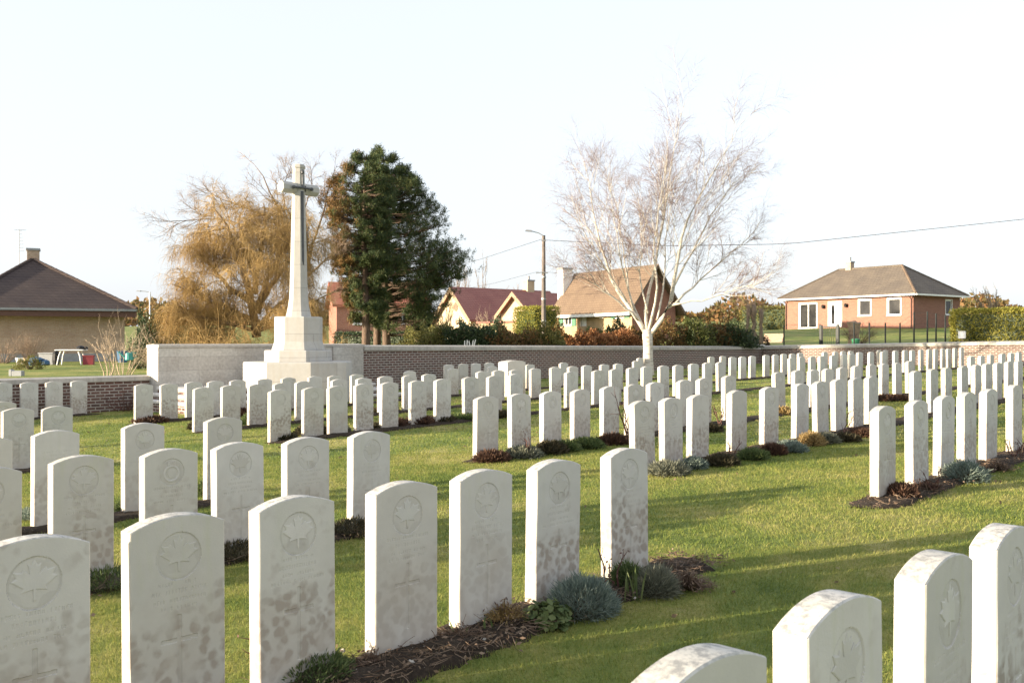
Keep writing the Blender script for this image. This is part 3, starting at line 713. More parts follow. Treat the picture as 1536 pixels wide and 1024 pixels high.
def window(parent, x0, x1, z0, z1, y, panes=2, fr=.075, name='window', mat='white', sill=True, solid=False, sidex=False):
    """framed window in the face at y (local x-z), its pane a sub-part; sidex puts it on a face of constant x instead"""
    def T(mb):
        if sidex: mb.v = [np.c_[y - v[:, 1], v[:, 0], v[:, 2]] for v in mb.v]
        return mb
    d0, d1 = (.05, .12) if not sidex else (.05, .12)
    Y = 0 if sidex else y
    mb = MB()
    mb.box(x0, x0+fr, Y+d0, Y+d1, z0, z1); mb.box(x1-fr, x1, Y+d0, Y+d1, z0, z1)
    mb.box(x0+fr, x1-fr, Y+d0+.002, Y+d1, z0, z0+fr); mb.box(x0+fr, x1-fr, Y+d0+.002, Y+d1, z1-fr, z1)
    for i in range(1, panes):
        c = x0 + (x1-x0)*i/panes; mb.box(c-fr*.6, c+fr*.6, Y+d0+.004, Y+d1, z0+fr, z1-fr)
    # white reveal round the opening
    s = .06
    mb.box(x0-s, x0, Y-.012, Y+.04, z0, z1+s); mb.box(x1, x1+s, Y-.012, Y+.04, z0, z1+s); mb.box(x0, x1, Y-.012, Y+.04, z1, z1+s)
    if sill: mb.box(x0-s-.02, x1+s+.02, Y-.07, Y+.045, z0-.06, z0-.001)
    f = T(mb).build(name, M[mat], parent)
    mb = MB(); mb.box(x0+fr*.5, x1-fr*.5, Y+d0+.03, Y+d0+.045, z0+fr*.5, z1-fr*.5)
    if solid: T(mb).build('panel', M['white'], f)
    else: T(mb).build('pane', M['glass'], f)
    return f
def hip_roof(parent, x0, x1, y0, y1, ze, r0, r1, zr, yr, mat, th=.10, name='roof', smooth=False):
    V = [(x0, y0, ze-th), (x1, y0, ze-th), (x1, y1, ze-th), (x0, y1, ze-th), (x0, y0, ze), (x1, y0, ze), (x1, y1, ze), (x0, y1, ze), (r0, yr, zr), (r1, yr, zr)]
    mb = MB().add(V, [(3, 2, 1, 0), (0, 1, 5, 4), (1, 2, 6, 5), (2, 3, 7, 6), (3, 0, 4, 7), (4, 5, 9, 8), (6, 7, 8, 9)], [(5, 6, 9), (7, 4, 8)])
    return mb.build(name, M[mat], parent)
def ridge_tiles(parent, segs, mat, r=.11):
    mb = MB()
    for p, q in segs:
        p, q = np.array(p, float), np.array(q, float); n = max(2, int(np.linalg.norm(q-p)/.4))
        for i in range(n):
            mb.tube([p + (q-p)*i/n, p + (q-p)*(i+1.04)/n], [r*1.08, r*.94], 6)
    return mb.build('ridge_tiles', M[mat], parent)
def chimney(parent, x, y, z0, z1, w, d, mat='brick_red', cap='grey', pots=1):
    mb = MB(); mb.bbox(x-w/2, x+w/2, y-d/2, y+d/2, z0, z1); c = mb.build('chimney', M[mat], parent)
    mb = MB(); mb.bbox(x-w/2-.05, x+w/2+.05, y-d/2-.05, y+d/2+.05, z1+.001, z1+.12)
    for i in range(pots):
        mb.lathe([(.12, .121), (.11, .4), (.13, .42), (.13, .46)], (x + (i-(pots-1)/2)*.35, y, z1), 10)
    mb.build('chimney_cap', M[cap], c); return c
def gable_roof(parent, x0, x1, y0, y1, ze, zr, mat, th=.14, axis='x', over=.3, name='roof'):
    """ridge along x; slabs overhang by over"""
    yc = (y0+y1)/2; k = (zr-ze)/(yc-y0); a, b = x0-over, x1+over
    prof = [(y0-over, ze-k*over), (yc, zr), (y1+over, ze-k*over)]; n = th
    V = []
    for x in (a, b):
        V += [(x, prof[0][0], prof[0][1]), (x, prof[1][0], prof[1][1]), (x, prof[2][0], prof[2][1]), (x, prof[0][0], prof[0][1]+n), (x, prof[1][0], prof[1][1]+n*1.15), (x, prof[2][0], prof[2][1]+n)]
    mb = MB().add(V, [(0, 1, 7, 6), (1, 2, 8, 7), (3, 9, 10, 4), (4, 10, 11, 5), (0, 6, 9, 3), (2, 5, 11, 8), (0, 3, 4, 1), (1, 4, 5, 2), (6, 7, 10, 9), (7, 8, 11, 10)])
    if axis == 'y': mb.v = [np.c_[v[:, 1], v[:, 0], v[:, 2]] for v in mb.v]
    return mb.build(name, M[mat], parent)

# --- bungalow on the mound (right)
B = Wall(1370, 70, math.radians(-36))                    # u runs to the far left end
LB, _ = B.at(1178, 470); _, ze = B.at(1370, 441); D = 6.9
S = Wall(1370, 70, math.radians(54)); DS, _ = S.at(1440, 470)
r = empty('bungalow', (B.P[0], B.P[1], 0), B.rot(), 'orange brick bungalow with hipped grey-brown roof on the grassy mound', 'house')
# local +y is u rotated left: away from the camera is -y here, so the house is laid out with depth towards -y
sg = 1 if abs((-B.u[1]*B.v[0] + B.u[0]*B.v[1]) - 1) < .1 else -1
r.rotation_euler[2] = B.rot() + math.pi; fx = lambda k: -k   # local x from the corner leftwards is negative
D = DS
def bw(px0, px1, py0, py1):
    k0, zt = B.at(px0, py0); k1, zb = B.at(px1, py1); k = sorted((fx(k0), fx(k1))); zt2 = B.at(px1, py0)[1]; return [k[0], k[1], zb, (zt+zt2)/2]
ops = {'a': bw(1199, 1225, 455, 492), 'd': bw(1243, 1262, 453, 490), 'b': bw(1288, 1306, 449.5, 473), 'c': bw(1331.5, 1351, 447.5, 472)}
zb = 2.0
mb = MB(); wall_open(mb, fx(LB), 0, zb, ze, 0, .14, list(map(tuple, ops.values())))
so = S.at(1418.5, 449)[0], S.at(1428, 449)[0], S.at(1423, 472)[1], S.at(1423, 450)[1]
side = MB(); wall_open(side, 0, D, zb, ze, 0, .14, [so]); mb.add(np.c_[-side.v[0][:, 1]*0, side.v[0][:, 0], side.v[0][:, 2]][:0].reshape(-1, 3))
for vv, qq in zip(side.v, side.q): mb.add(np.c_[-vv[:, 1], vv[:, 0], vv[:, 2]], qq - qq.min())
mb.add([(fx(LB), D, zb), (0, D, zb), (0, D, ze), (fx(LB), D, ze)], [(1, 0, 3, 2)]); mb.add([(fx(LB), 0, zb), (fx(LB), D, zb), (fx(LB), D, ze), (fx(LB), 0, ze)], [(1, 0, 3, 2)])
mb.build('wall', M['brick_house'], r)
mb = MB(); mb.box(fx(LB)-.02, .03, -.03, D+.02, .5, 2.12); mb.build('plinth', M['grey'], r)
w = window(r, *ops['a'], 0, 2); window(r, *ops['b'], 0, 1); window(r, *ops['c'], 0, 1); window(r, *so, .0, 1, sidex=True)
d = window(r, *ops['d'], 0, 1, .11, 'door', solid=True, sill=False)
x0, x1, z0, z1 = ops['d']; mb = MB(); mb.box(x0+.2, x0+.5, .073, .079, z0+.25, z1-.25); mb.build('door_glass', M['glass'], d)
mb = MB(); mb.lathe([(.01, -.02), (.035, 0), (.01, .02)], (x1-.2, .06, z0+1.05), 8); mb.build('handle', M['galv'], d)
kr1, zr = B.off(D/2).at(1353, 398); kr0, zr0 = B.off(D/2).at(1258, 404.5)
e = .45
hip_roof(r, fx(LB)-e, e, -e, D+e, ze+.05, fx(kr0), fx(kr1), zr, D/2, 'tile_grey')
zr_ = zr+.02
ridge_tiles(r, [((fx(kr0), D/2, zr_), (fx(kr1), D/2, zr_)), ((fx(kr1), D/2, zr_), (e, D+e, ze+.08)), ((fx(kr0), D/2, zr_), (fx(LB)-e, -e, ze+.08))], 'tile_grey', .07)
ridge_tiles(r, [((fx(kr1), D/2, zr_), (e, -e, ze+.08))], 'tile_brown', .09)
mb = MB(); mb.box(fx(LB)-e-.02, e+.02, -e-.11, -e-.003, ze-.10, ze+.02); mb.box(e+.004, e+.11, -e, D+e, ze-.10, ze+.02); mb.build('gutter', M['white'], r)
mb = MB()
for x in (fx(LB)+.12, -.14): mb.tube([(x, -e-.05, ze-.05), (x, -.06, ze-.35), (x, -.06, 1.9)], .045, 8)
mb.build('downpipe', M['gutter'], r)
kc, zc0 = B.off(D/2).at(1273.5, 406); _, zc1 = B.off(D/2).at(1273.5, 396)
chimney(r, fx(kc), D/2+.1, zr-.6, zc1+.1, .5, .5, 'brick_buff', 'grey')
for px, py in ((1236, 460), (1270, 458)):
    k, z = B.at(px, py); mb = MB(); mb.box(fx(k)-.05, fx(k)+.05, -.05, -.002, z-.12, z+.1); mb.lathe([(.02, -.16), (.1, -.12), (.13, .08), (.05, .16)], (fx(k), -.16, z), 8); mb.build('wall_lantern', M['black'], r)

# --- dark roofed house (left)
B = Wall(187, 51, math.radians(65)); x0, _ = B.at(-55, 500); _, ze = B.at(100, 465.5)
r = empty('house', (B.P[0], B.P[1], 0), B.rot(), 'buff brick house with big dark hipped tile roof behind the low wall', 'house')
D = 9.5; zb = -.4
mb = MB(); mb.add([(x0, 0, zb), (0, 0, zb), (0, 0, ze), (x0, 0, ze)], [(0, 1, 2, 3)]); mb.add([(0, 0, zb), (0, D, zb), (0, D, ze), (0, 0, ze)], [(0, 1, 2, 3)])
mb.add([(x0, 0, zb), (x0, D, zb), (x0, D, ze), (x0, 0, ze)], [(3, 2, 1, 0)]); mb.add([(x0, D, zb), (0, D, zb), (0, D, ze), (x0, D, ze)], [(3, 2, 1, 0)])
wl = mb.build('wall', M['brick_buff'], r)
mb = MB(); mb.box(x0-.03, .03, -.035, 1., zb, gz(-24, 51)+.42); mb.build('plinth', M['grey'], r)
mb = MB(); mb.box(x0, -.01, -.018, -.001, 1.75, 1.82); mb.build('brick_band', M['brick_buff'], r)
kr, zr = B.off(4.6).at(51, 390); xr0 = kr - .15
e0 = B.off(-.7).at(205, 464)[0]
hip_roof(r, x0-.6, e0, -.7, D+.7, ze+.1, xr0, kr, zr, 4.6, 'tile_dark', .22)
ridge_tiles(r, [((kr, 4.6, zr+.02), (e0, -.7, ze+.12)), ((xr0, 4.6, zr+.02), (x0-.6, -.7, ze+.12)), ((xr0, 4.6, zr), (kr, 4.6, zr)), ((kr, 4.6, zr+.02), (e0, D+.7, ze+.12))], 'tile_dark', .1)
mb = MB(); mb.box(x0-.6, e0+.02, -.82, -.703, ze-.03, ze+.09); mb.build('gutter', M['galv'], r)
mb = MB(); mb.box(x0-.6, e0, -.69, -.02, ze-.19, ze-.13); mb.box(x0-.6, e0, -.72, -.695, ze-.34, ze-.05); mb.build('fascia', M['gutter'], r)
c = chimney(r, kr-.05, 5.0, zr-.9, zr+.55, .62, .8, 'brick_buff', 'grey', 0)
mb = MB(); kx = kr-.75
mb.tube([(kx, 5, zr-.2), (kx, 5, zr+1.75)], .018, 6)
for i in range(7): z = zr+.5+i*.19; mb.tube([(kx-.02, 5-.0, z), (kx+.25-.02*i, 4.8, z+.01)], .01, 4)
mb.tube([(kx-.25, 5.1, zr+1.7), (kx+.35, 4.9, zr+1.7)], .01, 4); mb.build('aerial', M['galv'], r)

# --- red roofed house with two yellow gables (middle)
g1 = Wall(706, 78, math.radians(-39)); K, _ = g1.at(655, 475); _, ze = g1.at(706, 476); kc, zr = g1.at(682, 433.5)
R_ = math.atan2(math.cos(math.radians(51)), math.sin(math.radians(51)))
r = empty('red_roofed_house', (g1.P[0], g1.P[1], 0), R_, 'yellow house with two gables under a purple-red tile roof beyond the hedges', 'house')
# local x runs along the ridge (away to the right), local y along the gable (to the left), y in 0..K
def gable(parent, x, y0, y1, zb, ze, zr, mat):
    mb = MB(); yc = (y0+y1)/2; mb.add([(x, y0, zb), (x, y1, zb), (x, y1, ze), (x, yc, zr), (x, y0, ze)], None, None, [[0, 4, 3, 2, 1]])
    return mb
LR = 10.5
mb = gable(r, 0, 0, K, 0, ze, zr, None); mb.add([(0, 0, 0), (LR, 0, 0), (LR, 0, ze), (0, 0, ze)], [(0, 1, 2, 3)]); mb.add([(0, K, 0), (LR, K, 0), (LR, K, ze), (0, K, ze)], [(3, 2, 1, 0)])
mb.add([(LR, 0, 0), (LR, K, 0), (LR, K, ze), (LR, K/2, zr), (LR, 0, ze)], None, None, [[0, 1, 2, 3, 4]]); mb.build('wall', M['render_yellow'], r)
gable_roof(r, 0, LR, 0, K, ze, zr, 'tile_red', .18, 'x', .35)
kk, zz = g1.at(684, 460); mb = MB()
n = 20; V = [(-.03, kk + .28*math.cos(2*math.pi*i/n), zz + .38*math.sin(2*math.pi*i/n)) for i in range(n)] + [(.01, kk + .28*math.cos(2*math.pi*i/n), zz + .38*math.sin(2*math.pi*i/n)) for i in range(n)]
mb.add(V, [(i, (i+1) % n, n+(i+1) % n, n+i) for i in range(n)], None, [list(range(n))]); mb.build('round_window', M['brick_red'], r)
mb = MB()
for y0, z0, y1, z1 in ((-.35, ze-.35*(zr-ze)/(K/2), K/2, zr), (K+.35, ze-.35*(zr-ze)/(K/2), K/2, zr)):
    mb.hexa([(-.40, y0, z0-.25), (-.355, y0, z0-.25), (-.355, y1, z1-.25), (-.40, y1, z1-.25), (-.40, y0, z0+.17), (-.355, y0, z0+.17), (-.355, y1, z1+.19), (-.40, y1, z1+.19)])
mb.build('bargeboard', M['wood'], r)
# forward wing with the second gable
q = Wall(797, 73.5, math.radians(-39)); K2, _ = q.at(752, 470); _, ze2 = q.at(797, 469); _, zr2 = q.at(775, 440.5)
o2 = np.array([q.P[0]-g1.P[0], q.P[1]-g1.P[1]]); cr, sr = math.cos(R_), math.sin(R_); ox, oy = o2[0]*cr + o2[1]*sr, -o2[0]*sr + o2[1]*cr
mb = MB(); y0, y1 = oy, oy+K2; x0, x1 = ox, ox+6
mb.add([(x0, y0, 0), (x0, y1, 0), (x0, y1, ze2), (x0, (y0+y1)/2, zr2), (x0, y0, ze2)], None, None, [[0, 4, 3, 2, 1]]); mb.add([(x0, y0, 0), (x1, y0, 0), (x1, y0, ze2), (x0, y0, ze2)], [(0, 1, 2, 3)]); mb.add([(x1, y0, 0), (x1, y1, 0), (x1, y1, ze2), (x1, (y0+y1)/2, zr2), (x1, y0, ze2)], None, None, [[0, 1, 2, 3, 4]]); mb.add([(x0, y1, 0), (x1, y1, 0), (x1, y1, ze2), (x0, y1, ze2)], [(3, 2, 1, 0)])
mb.build('gable_wing', M['render_yellow'], r); gable_roof(r, x0, x1, y0, y1, ze2, zr2, 'tile_red', .16, 'x', .4, 'wing_roof')
mb = MB(); k2 = (zr2-ze2)/(K2/2)
for ya, yb in ((y0-.4, (y0+y1)/2), (y1+.4, (y0+y1)/2)):
    za, zb_ = ze2-.4*k2, zr2; mb.hexa([(x0-.45, ya, za-.2), (x0-.405, ya, za-.2), (x0-.405, yb, zb_-.2), (x0-.45, yb, zb_-.2), (x0-.45, ya, za+.15), (x0-.405, ya, za+.15), (x0-.405, yb, zb_+.16), (x0-.45, yb, zb_+.16)])
mb.build('bargeboard', M['wood'], r)
mb = MB(); mb.box(x0-1.2, x0-.01, y0+.2, y1+1.8, ze2-.75, ze2-.62); mb.build('porch_roof', M['tile_red'], r)
mb = MB(); mb.box(x0-1.0, x0-.02, y0+.4, y1+1.6, 0, ze2-.755); mb.build('porch', M['render_ochre'], r)
c = chimney(r, LR-2.2, K/2, zr-.5, zr+1.0, .8, .7, 'render_yellow', 'grey', 1)
# --- orange roof seen behind it
Q = Wall(836, 92, math.radians(54)); kq, zq = Q.at(775, 441)
r = empty('orange_roofed_house', (Q.P[0], Q.P[1], 0), Q.rot(), 'far house with an orange roof showing behind the lamp pole', 'house')
mb = MB(); mb.box(kq, 0, 0, 6, 0, 4.6); mb.build('wall', M['brick_red'], r)
hip_roof(r, kq-.4, .4, -.4, 6.4, 4.6, kq+1, -2.2, Q.off(3).at(800, 436)[1], 3, 'tile_orange')

# --- brown roofed house with green shutters
B = Wall(836, 66, math.radians(-29)); k1, _ = B.at(948, 470); _, ze = B.at(836, 463)
u = -B.u; r = empty('shuttered_house', (B.P[0], B.P[1], 0), math.atan2(u[1], u[0]), 'ochre house with steep brown roof, white chimney and green shutters behind the birch', 'house')
L = abs(k1)
def bx(px0, px1, py0, py1):
    a, zt = B.at(px0, py0); b, zb = B.at(px1, py1); a, b = sorted((-a, -b)); return [a, b, zb, zt]
S = Wall(948, 1, 0); S.u = np.array([math.sin(math.radians(61)), math.cos(math.radians(61))]); S.v = B.v; S.P = B.P + B.u*k1
D, _ = S.at(1013, 470); kr, zr = B.off(D/2).at(968, 403.5); zb = .8
wn = [bx(846, 857, 469, 488), bx(872, 879, 471, 489), bx(925, 936, 464.5, 476), bx(901, 905, 467, 476)]
mb = MB(); wall_open(mb, 0, L, zb, ze, 0, .12, [tuple(w) for w in wn])
mb.add([(0, 0, zb), (0, D, zb), (0, D, ze), (0, D/2, zr-.1), (0, 0, ze)], None, None, [[0, 4, 3, 2, 1]]); mb.add([(0, D, zb), (L, D, zb), (L, D, ze), (0, D, ze)], [(3, 2, 1, 0)])
mb.build('wall', M['render_ochre'], r)
mb = MB(); mb.add([(L, 0, zb), (L, D, zb), (L, D, ze), (L, D/2, zr-.1), (L, 0, ze)], None, None, [[0, 1, 2, 3, 4]]); mb.build('gable_wall', M['brick_red'], r)
gable_roof(r, 0, L, 0, D, ze, zr, 'tile_brown', .2, 'x', .45)
window(r, *wn[0], 0, 2); window(r, *wn[1], 0, 1, .1, 'door', solid=True, sill=False); window(r, *wn[2], 0, 2); window(r, *wn[3], 0, 1, .04)
for w in (wn[0], wn[2]):
    for s in (-1, 1):
        a = w[0]-.62 if s < 0 else w[1]+.10; mb = MB(); mb.box(a, a+.52, -.05, -.006, w[2]-.05, w[3]+.05)
        for i in range(9): z = w[2] + (w[3]-w[2])*i/9; mb.box(a+.05, a+.47, -.062, -.051, z+.02, z+.1)
        mb.build('shutter', M['shutter'], r)
mb = MB(); k = (zr-ze)/(D/2); mb.box(-.45, L+.45, -.56, -.455, ze-.45*k-.06, ze-.45*k+.12); mb.build('gutter', M['white'], r)
kc, zc1 = B.off(1.6).at(845, 404); chimney(r, -.5, .95, zb, 6.55, .72, .8, 'white', 'grey', 0)
# --- red house behind the pines
B = Wall(505, 62, math.radians(75)); L, _ = B.at(640, 480); _, ze = B.at(560, 458); D = 7
r = empty('red_brick_house', (B.P[0], B.P[1], 0), B.rot(), 'red brick house with orange-red roof half hidden behind the pine trunks', 'house')
w = [1.1, 1.9, B.at(530, 486)[1], B.at(530, 468)[1]]; w2 = [4.3, 4.9, w[2], w[3]]
mb = MB(); wall_open(mb, 0, L, .3, ze, 0, .12, [tuple(w), tuple(w2)])
zr = B.off(3.5).at(560, 428)[1]
for x, o_ in ((0, -1), (L, 1)): mb.add([(x, 0, .3), (x, D, .3), (x, D, ze), (x, D/2, zr-.1), (x, 0, ze)], None, None, [[0, 1, 2, 3, 4][::o_]])
mb.add([(0, D, .3), (L, D, .3), (L, D, ze), (0, D, ze)], [(3, 2, 1, 0)]); mb.build('wall', M['brick_red'], r)
gable_roof(r, 0, L, 0, D, ze, zr, 'tile_orange', .18); window(r, *w, 0, 1); window(r, *w2, 0, 1); chimney(r, 1.5, D/2, zr-.3, zr+.6, .6, .6, 'white')

# ------------------------------------------------------------------ trees
def limb_set(limbs, d, R0, S=12, base_r=None):
    P, R = [], []
    for pts, r0, r1, dy0, dy1 in limbs:
        q = resample([W(px, py, d) for px, py in pts], S); t = np.linspace(0, 1, S)
        q[:, 1] += dy0 + (dy1 - dy0)*t; q[1:-1] += rng.normal(size=(S-2, 3))*.02
        P.append(q); R.append(r0*(1-t)**.9 + r1)
    return np.array(P), np.array(R)
def tree(name, label, base, trunk_parts, crown_parts, tm, cm, group=None):
    r = empty(name, base, 0, label, 'tree', group); b = np.array(base)
    for nm, mbs, mt in (('trunk', trunk_parts, tm), ('crown', crown_parts, cm)):
        for i, mb in enumerate(mbs):
            mb.v = [v - b for v in mb.v]; mb.build(nm, mt if not isinstance(mt, list) else mt[i], r, nm == 'trunk')
    return r
# birch
d = 37.; gb = gz(*W(972, 512, d)[:2]); bz = W(972, 512, d).copy(); bz[2] = gb
limbs = [([(971,503),(957,478),(935,445),(915,410),(900,360),(890,300),(882,238)], .15,.012,0,1.2), ([(957,480),(930,455),(893,430),(858,412),(836,402)], .07,.01,0,-1.2),
 ([(971,498),(967,470),(975,430),(986,390),(996,330),(1005,270),(1018,200),(1031,146)], .10,.012,0,.6), ([(972,500),(984,440),(976,385),(982,320),(992,250)], .085,.01,0,-1.5),
 ([(974,503),(992,478),(1006,450),(1013,400),(1021,350),(1050,290),(1080,240),(1106,190)], .15,.012,0,-.6), ([(1000,463),(1030,440),(1070,405),(1110,370),(1150,338)], .075,.01,0,1.4),
 ([(1003,458),(1050,450),(1090,435),(1130,427),(1157,402)], .065,.009,0,-1.5), ([(1010,430),(1040,380),(1070,320),(1105,272),(1142,248)], .07,.009,0,.8),
 ([(965,490),(945,440),(940,390),(935,330),(925,270)], .065,.009,0,1.6), ([(940,452),(905,400),(872,350),(855,300)], .055,.008,0,-.9), ([(985,485),(1000,420),(1003,350),(1020,280),(1050,215)], .06,.008,0,1.7),
 ([(950,465),(930,400),(915,330),(905,262)], .05,.008,0,-1.8), ([(972,470),(960,420),(962,360),(955,290)], .05,.008,0,-.3)]
P1, R1 = limb_set(limbs, d, 0); R1 *= .66; R1 *= np.linspace(1, .55, R1.shape[1])[None]
T = MB(); T.tubes(P1, R1, 7)
T.tube([bz + (0, 0, -.4), bz + (0, 0, .1), W(972, 540, d), W(972, 520, d), W(971, 502, d), W(970, 494, d)], [.30, .24, .195, .185, .20, .12], 12)
P2, R2 = sprout(P1, R1, 17, .25, (22, 52), .40, 9, .013, .07, .08, lmin=.9); T.tubes(P2, R2, 4)
C = MB(); P3, R3 = sprout(P2, R2, 11, .15, (22, 60), .5, 6, .0062, .05, .12, .1, lmin=.5); C.tubes(P3, R3, 3)
P4, R4 = sprout(P3, R3, 7, .1, (20, 60), .6, 5, .0042, .02, .15, .25, lmin=.3); C.tubes(P4, R4, 3)
tree('birch_tree', 'tall bare white-barked birch forking low in front of the far brick wall', bz, [T], [C], M['birch'], M['birch_twig'])

# golden weeping tree
d = 35.; b = W(385, 512, d); b[2] = gz(b[0], b[1])
limbs = [([(385,505),(380,450),(370,400),(350,340),(330,315)], .16,.02,0,-1), ([(385,470),(400,420),(425,370),(440,320),(435,290)], .13,.02,0,.5), ([(383,460),(345,430),(310,390),(290,370)], .1,.02,0,-.5),
 ([(382,440),(385,380),(390,320),(385,300)], .1,.02,0,1), ([(384,460),(415,420),(450,380),(470,345)], .1,.02,0,-.8), ([(380,480),(340,460),(300,440),(280,430)], .08,.02,0,-1.5), ([(388,490),(420,460),(455,440),(480,430)], .08,.02,0,-1.2),
 ([(380,495),(330,480),(290,470),(262,468)], .07,.02,0,-1.3), ([(388,495),(430,485),(465,475),(490,470)], .07,.02,0,-1.4), ([(383,420),(360,370),(345,330),(350,306)], .07,.02,0,1.2)]
P1, R1 = limb_set(limbs, d, 0); T = MB(); T.tubes(P1, R1, 6)
R1 *= .7; P2, R2 = sprout(P1, R1, 15, .12, (30, 85), .42, 8, .022, .06, .14, .2, lmin=.8); T.tubes(P2, R2, 4)
C = MB(); P3, R3 = sprout(P2, R2, 10, .1, (30, 90), .6, 7, .011, .0, .18, .5, lmin=.6); C.tubes(P3, R3, 3)
P4, R4 = sprout(P3, R3, 10, .1, (25, 90), .8, 6, .0105, -.03, .18, .9, lmin=.5); C.tubes(P4, R4, 3)
P5, R5 = sprout(P3, R3, 9, .2, (25, 90), .8, 6, .0105, -.05, .15, 1.2, lmin=.6); C.tubes(P5, R5, 3)
tree('weeping_tree', 'dense golden-brown weeping tree behind the pale screen wall', b, [T], [C], M['bark'], M['willow_twig'])
# low golden fringe shrubs at both sides of it
def twiggy(px, py, d, w, h, n, label, mat, name='bare_shrub', cat='shrub', droop=.5, spread=.5, r0=.012, group=None, S=7, sub=4):
    b = W(px, py, d); b[2] = gz(b[0], b[1]); N = n
    az = rng.uniform(0, 2*np.pi, N); rr = np.sqrt(rng.random(N))
    P = np.empty((N, S, 3)); st = b + np.stack([np.cos(az)*rr*w*.18, np.sin(az)*rr*w*.18, np.zeros(N)], 1)
    D = nrm(np.stack([np.cos(az)*rr*spread*w/h*1.2, np.sin(az)*rr*spread*w/h*1.2, np.ones(N)], 1)); p = st; P[:, 0] = p
    ln = h*rng.uniform(.65, 1.1, N)*(1.05 - .25*rr)
    for j in range(1, S):
        D = nrm(D + rng.normal(size=(N, 3))*.10 - np.array([0, 0, droop*j/S*.25])); p = p + D*(ln/(S-1))[:, None]; P[:, j] = p
    R = np.full((N, 1), r0)*np.linspace(1, .4, S)[None]*rng.uniform(.6, 1.2, (N, 1))
    T = MB(); T.tubes(P, R, 4); C = MB()
    P2, R2 = sprout(P, R, sub, .25, (20, 50), .4, 5, r0*.5, .08 - droop*.1, .13, droop, lmin=.12); C.tubes(P2, R2, 3)
    P3, R3 = sprout(P2, R2, 3, .2, (20, 55), .5, 4, r0*.35, .03 - droop*.1, .16, droop, lmin=.08); C.tubes(P3, R3, 3)
    r = empty(name, b, 0, label, cat, group)
    for nm, mb in (('stems', T), ('twigs', C)):
        mb.v = [v - b for v in mb.v]; mb.build(nm, mat, r)
    return r
twiggy(292, 515, 33, 2.2, 2.0, 80, 'low golden arching shrub in front of the weeping tree', M['willow_twig'], droop=1.4, spread=1.0)
twiggy(250, 515, 34, 1.5, 1.6, 60, 'brownish arching shrub at the screen wall end beside the dark bush', M['pale_twig'], droop=1.2, spread=.9)
twiggy(505, 515, 31, 1.5, 1.1, 70, 'low golden twigs trailing right of the cross pedestal', M['willow_twig'], droop=1.5, spread=1.0)
for px, ww, hh, lab in ((325, 2.0, 2.3, 'golden arching thicket under the left side of the weeping tree'), (362, 1.9, 2.0, 'golden arching thicket in front of the weeping tree trunk'), (405, 1.9, 2.2, 'golden arching thicket just left of the cross pedestal'), (478, 1.5, 1.5, 'golden arching thicket just right of the cross pedestal')):
    twiggy(px, 515, 33.5, ww, hh, 75, lab, M['willow_twig'], droop=1.3, spread=.9)
# large bare tree behind
d = 43.; b = W(455, 512, d); b[2] = gz(b[0], b[1])
limbs = [([(455,510),(452,440),(440,370),(415,310),(395,265),(380,245)], .2,.02,0,0), ([(454,440),(465,370),(480,320),(490,270),(500,240)], .13,.015,0,1), ([(448,410),(400,350),(340,330),(290,330),(245,352)], .1,.012,0,-.5),
 ([(440,370),(425,320),(420,280),(432,244)], .09,.012,0,.7), ([(455,420),(490,390),(515,370),(535,345)], .09,.012,0,-.6), ([(456,460),(490,440),(520,430),(545,432)], .08,.012,0,.9), ([(430,345),(390,320),(345,305),(310,285)], .07,.012,0,-1),
 ([(462,380),(450,320),(460,270),(455,240)], .07,.012,0,1.5), ([(340,330),(300,320),(270,300)], .04,.01,0,0)]
P1, R1 = limb_set(limbs, d, 0); R1 *= .55; T = MB(); T.tubes(P1, R1, 6)
P2, R2 = sprout(P1, R1, 12, .25, (25, 60), .32, 7, .018, .06, .12, lmin=.6); T.tubes(P2, R2, 4)
C = MB(); P3, R3 = sprout(P2, R2, 9, .2, (25, 60), .45, 5, .008, .04, .14, lmin=.4); C.tubes(P3, R3, 3)
P4, R4 = sprout(P3, R3, 6, .2, (20, 55), .5, 4, .006, .02, .16, lmin=.3); C.tubes(P4, R4, 3)
tree('bare_tree', 'large bare broadleaf tree spreading behind the golden weeping tree', b, [T], [C], M['bark'], M['bare_twig'])

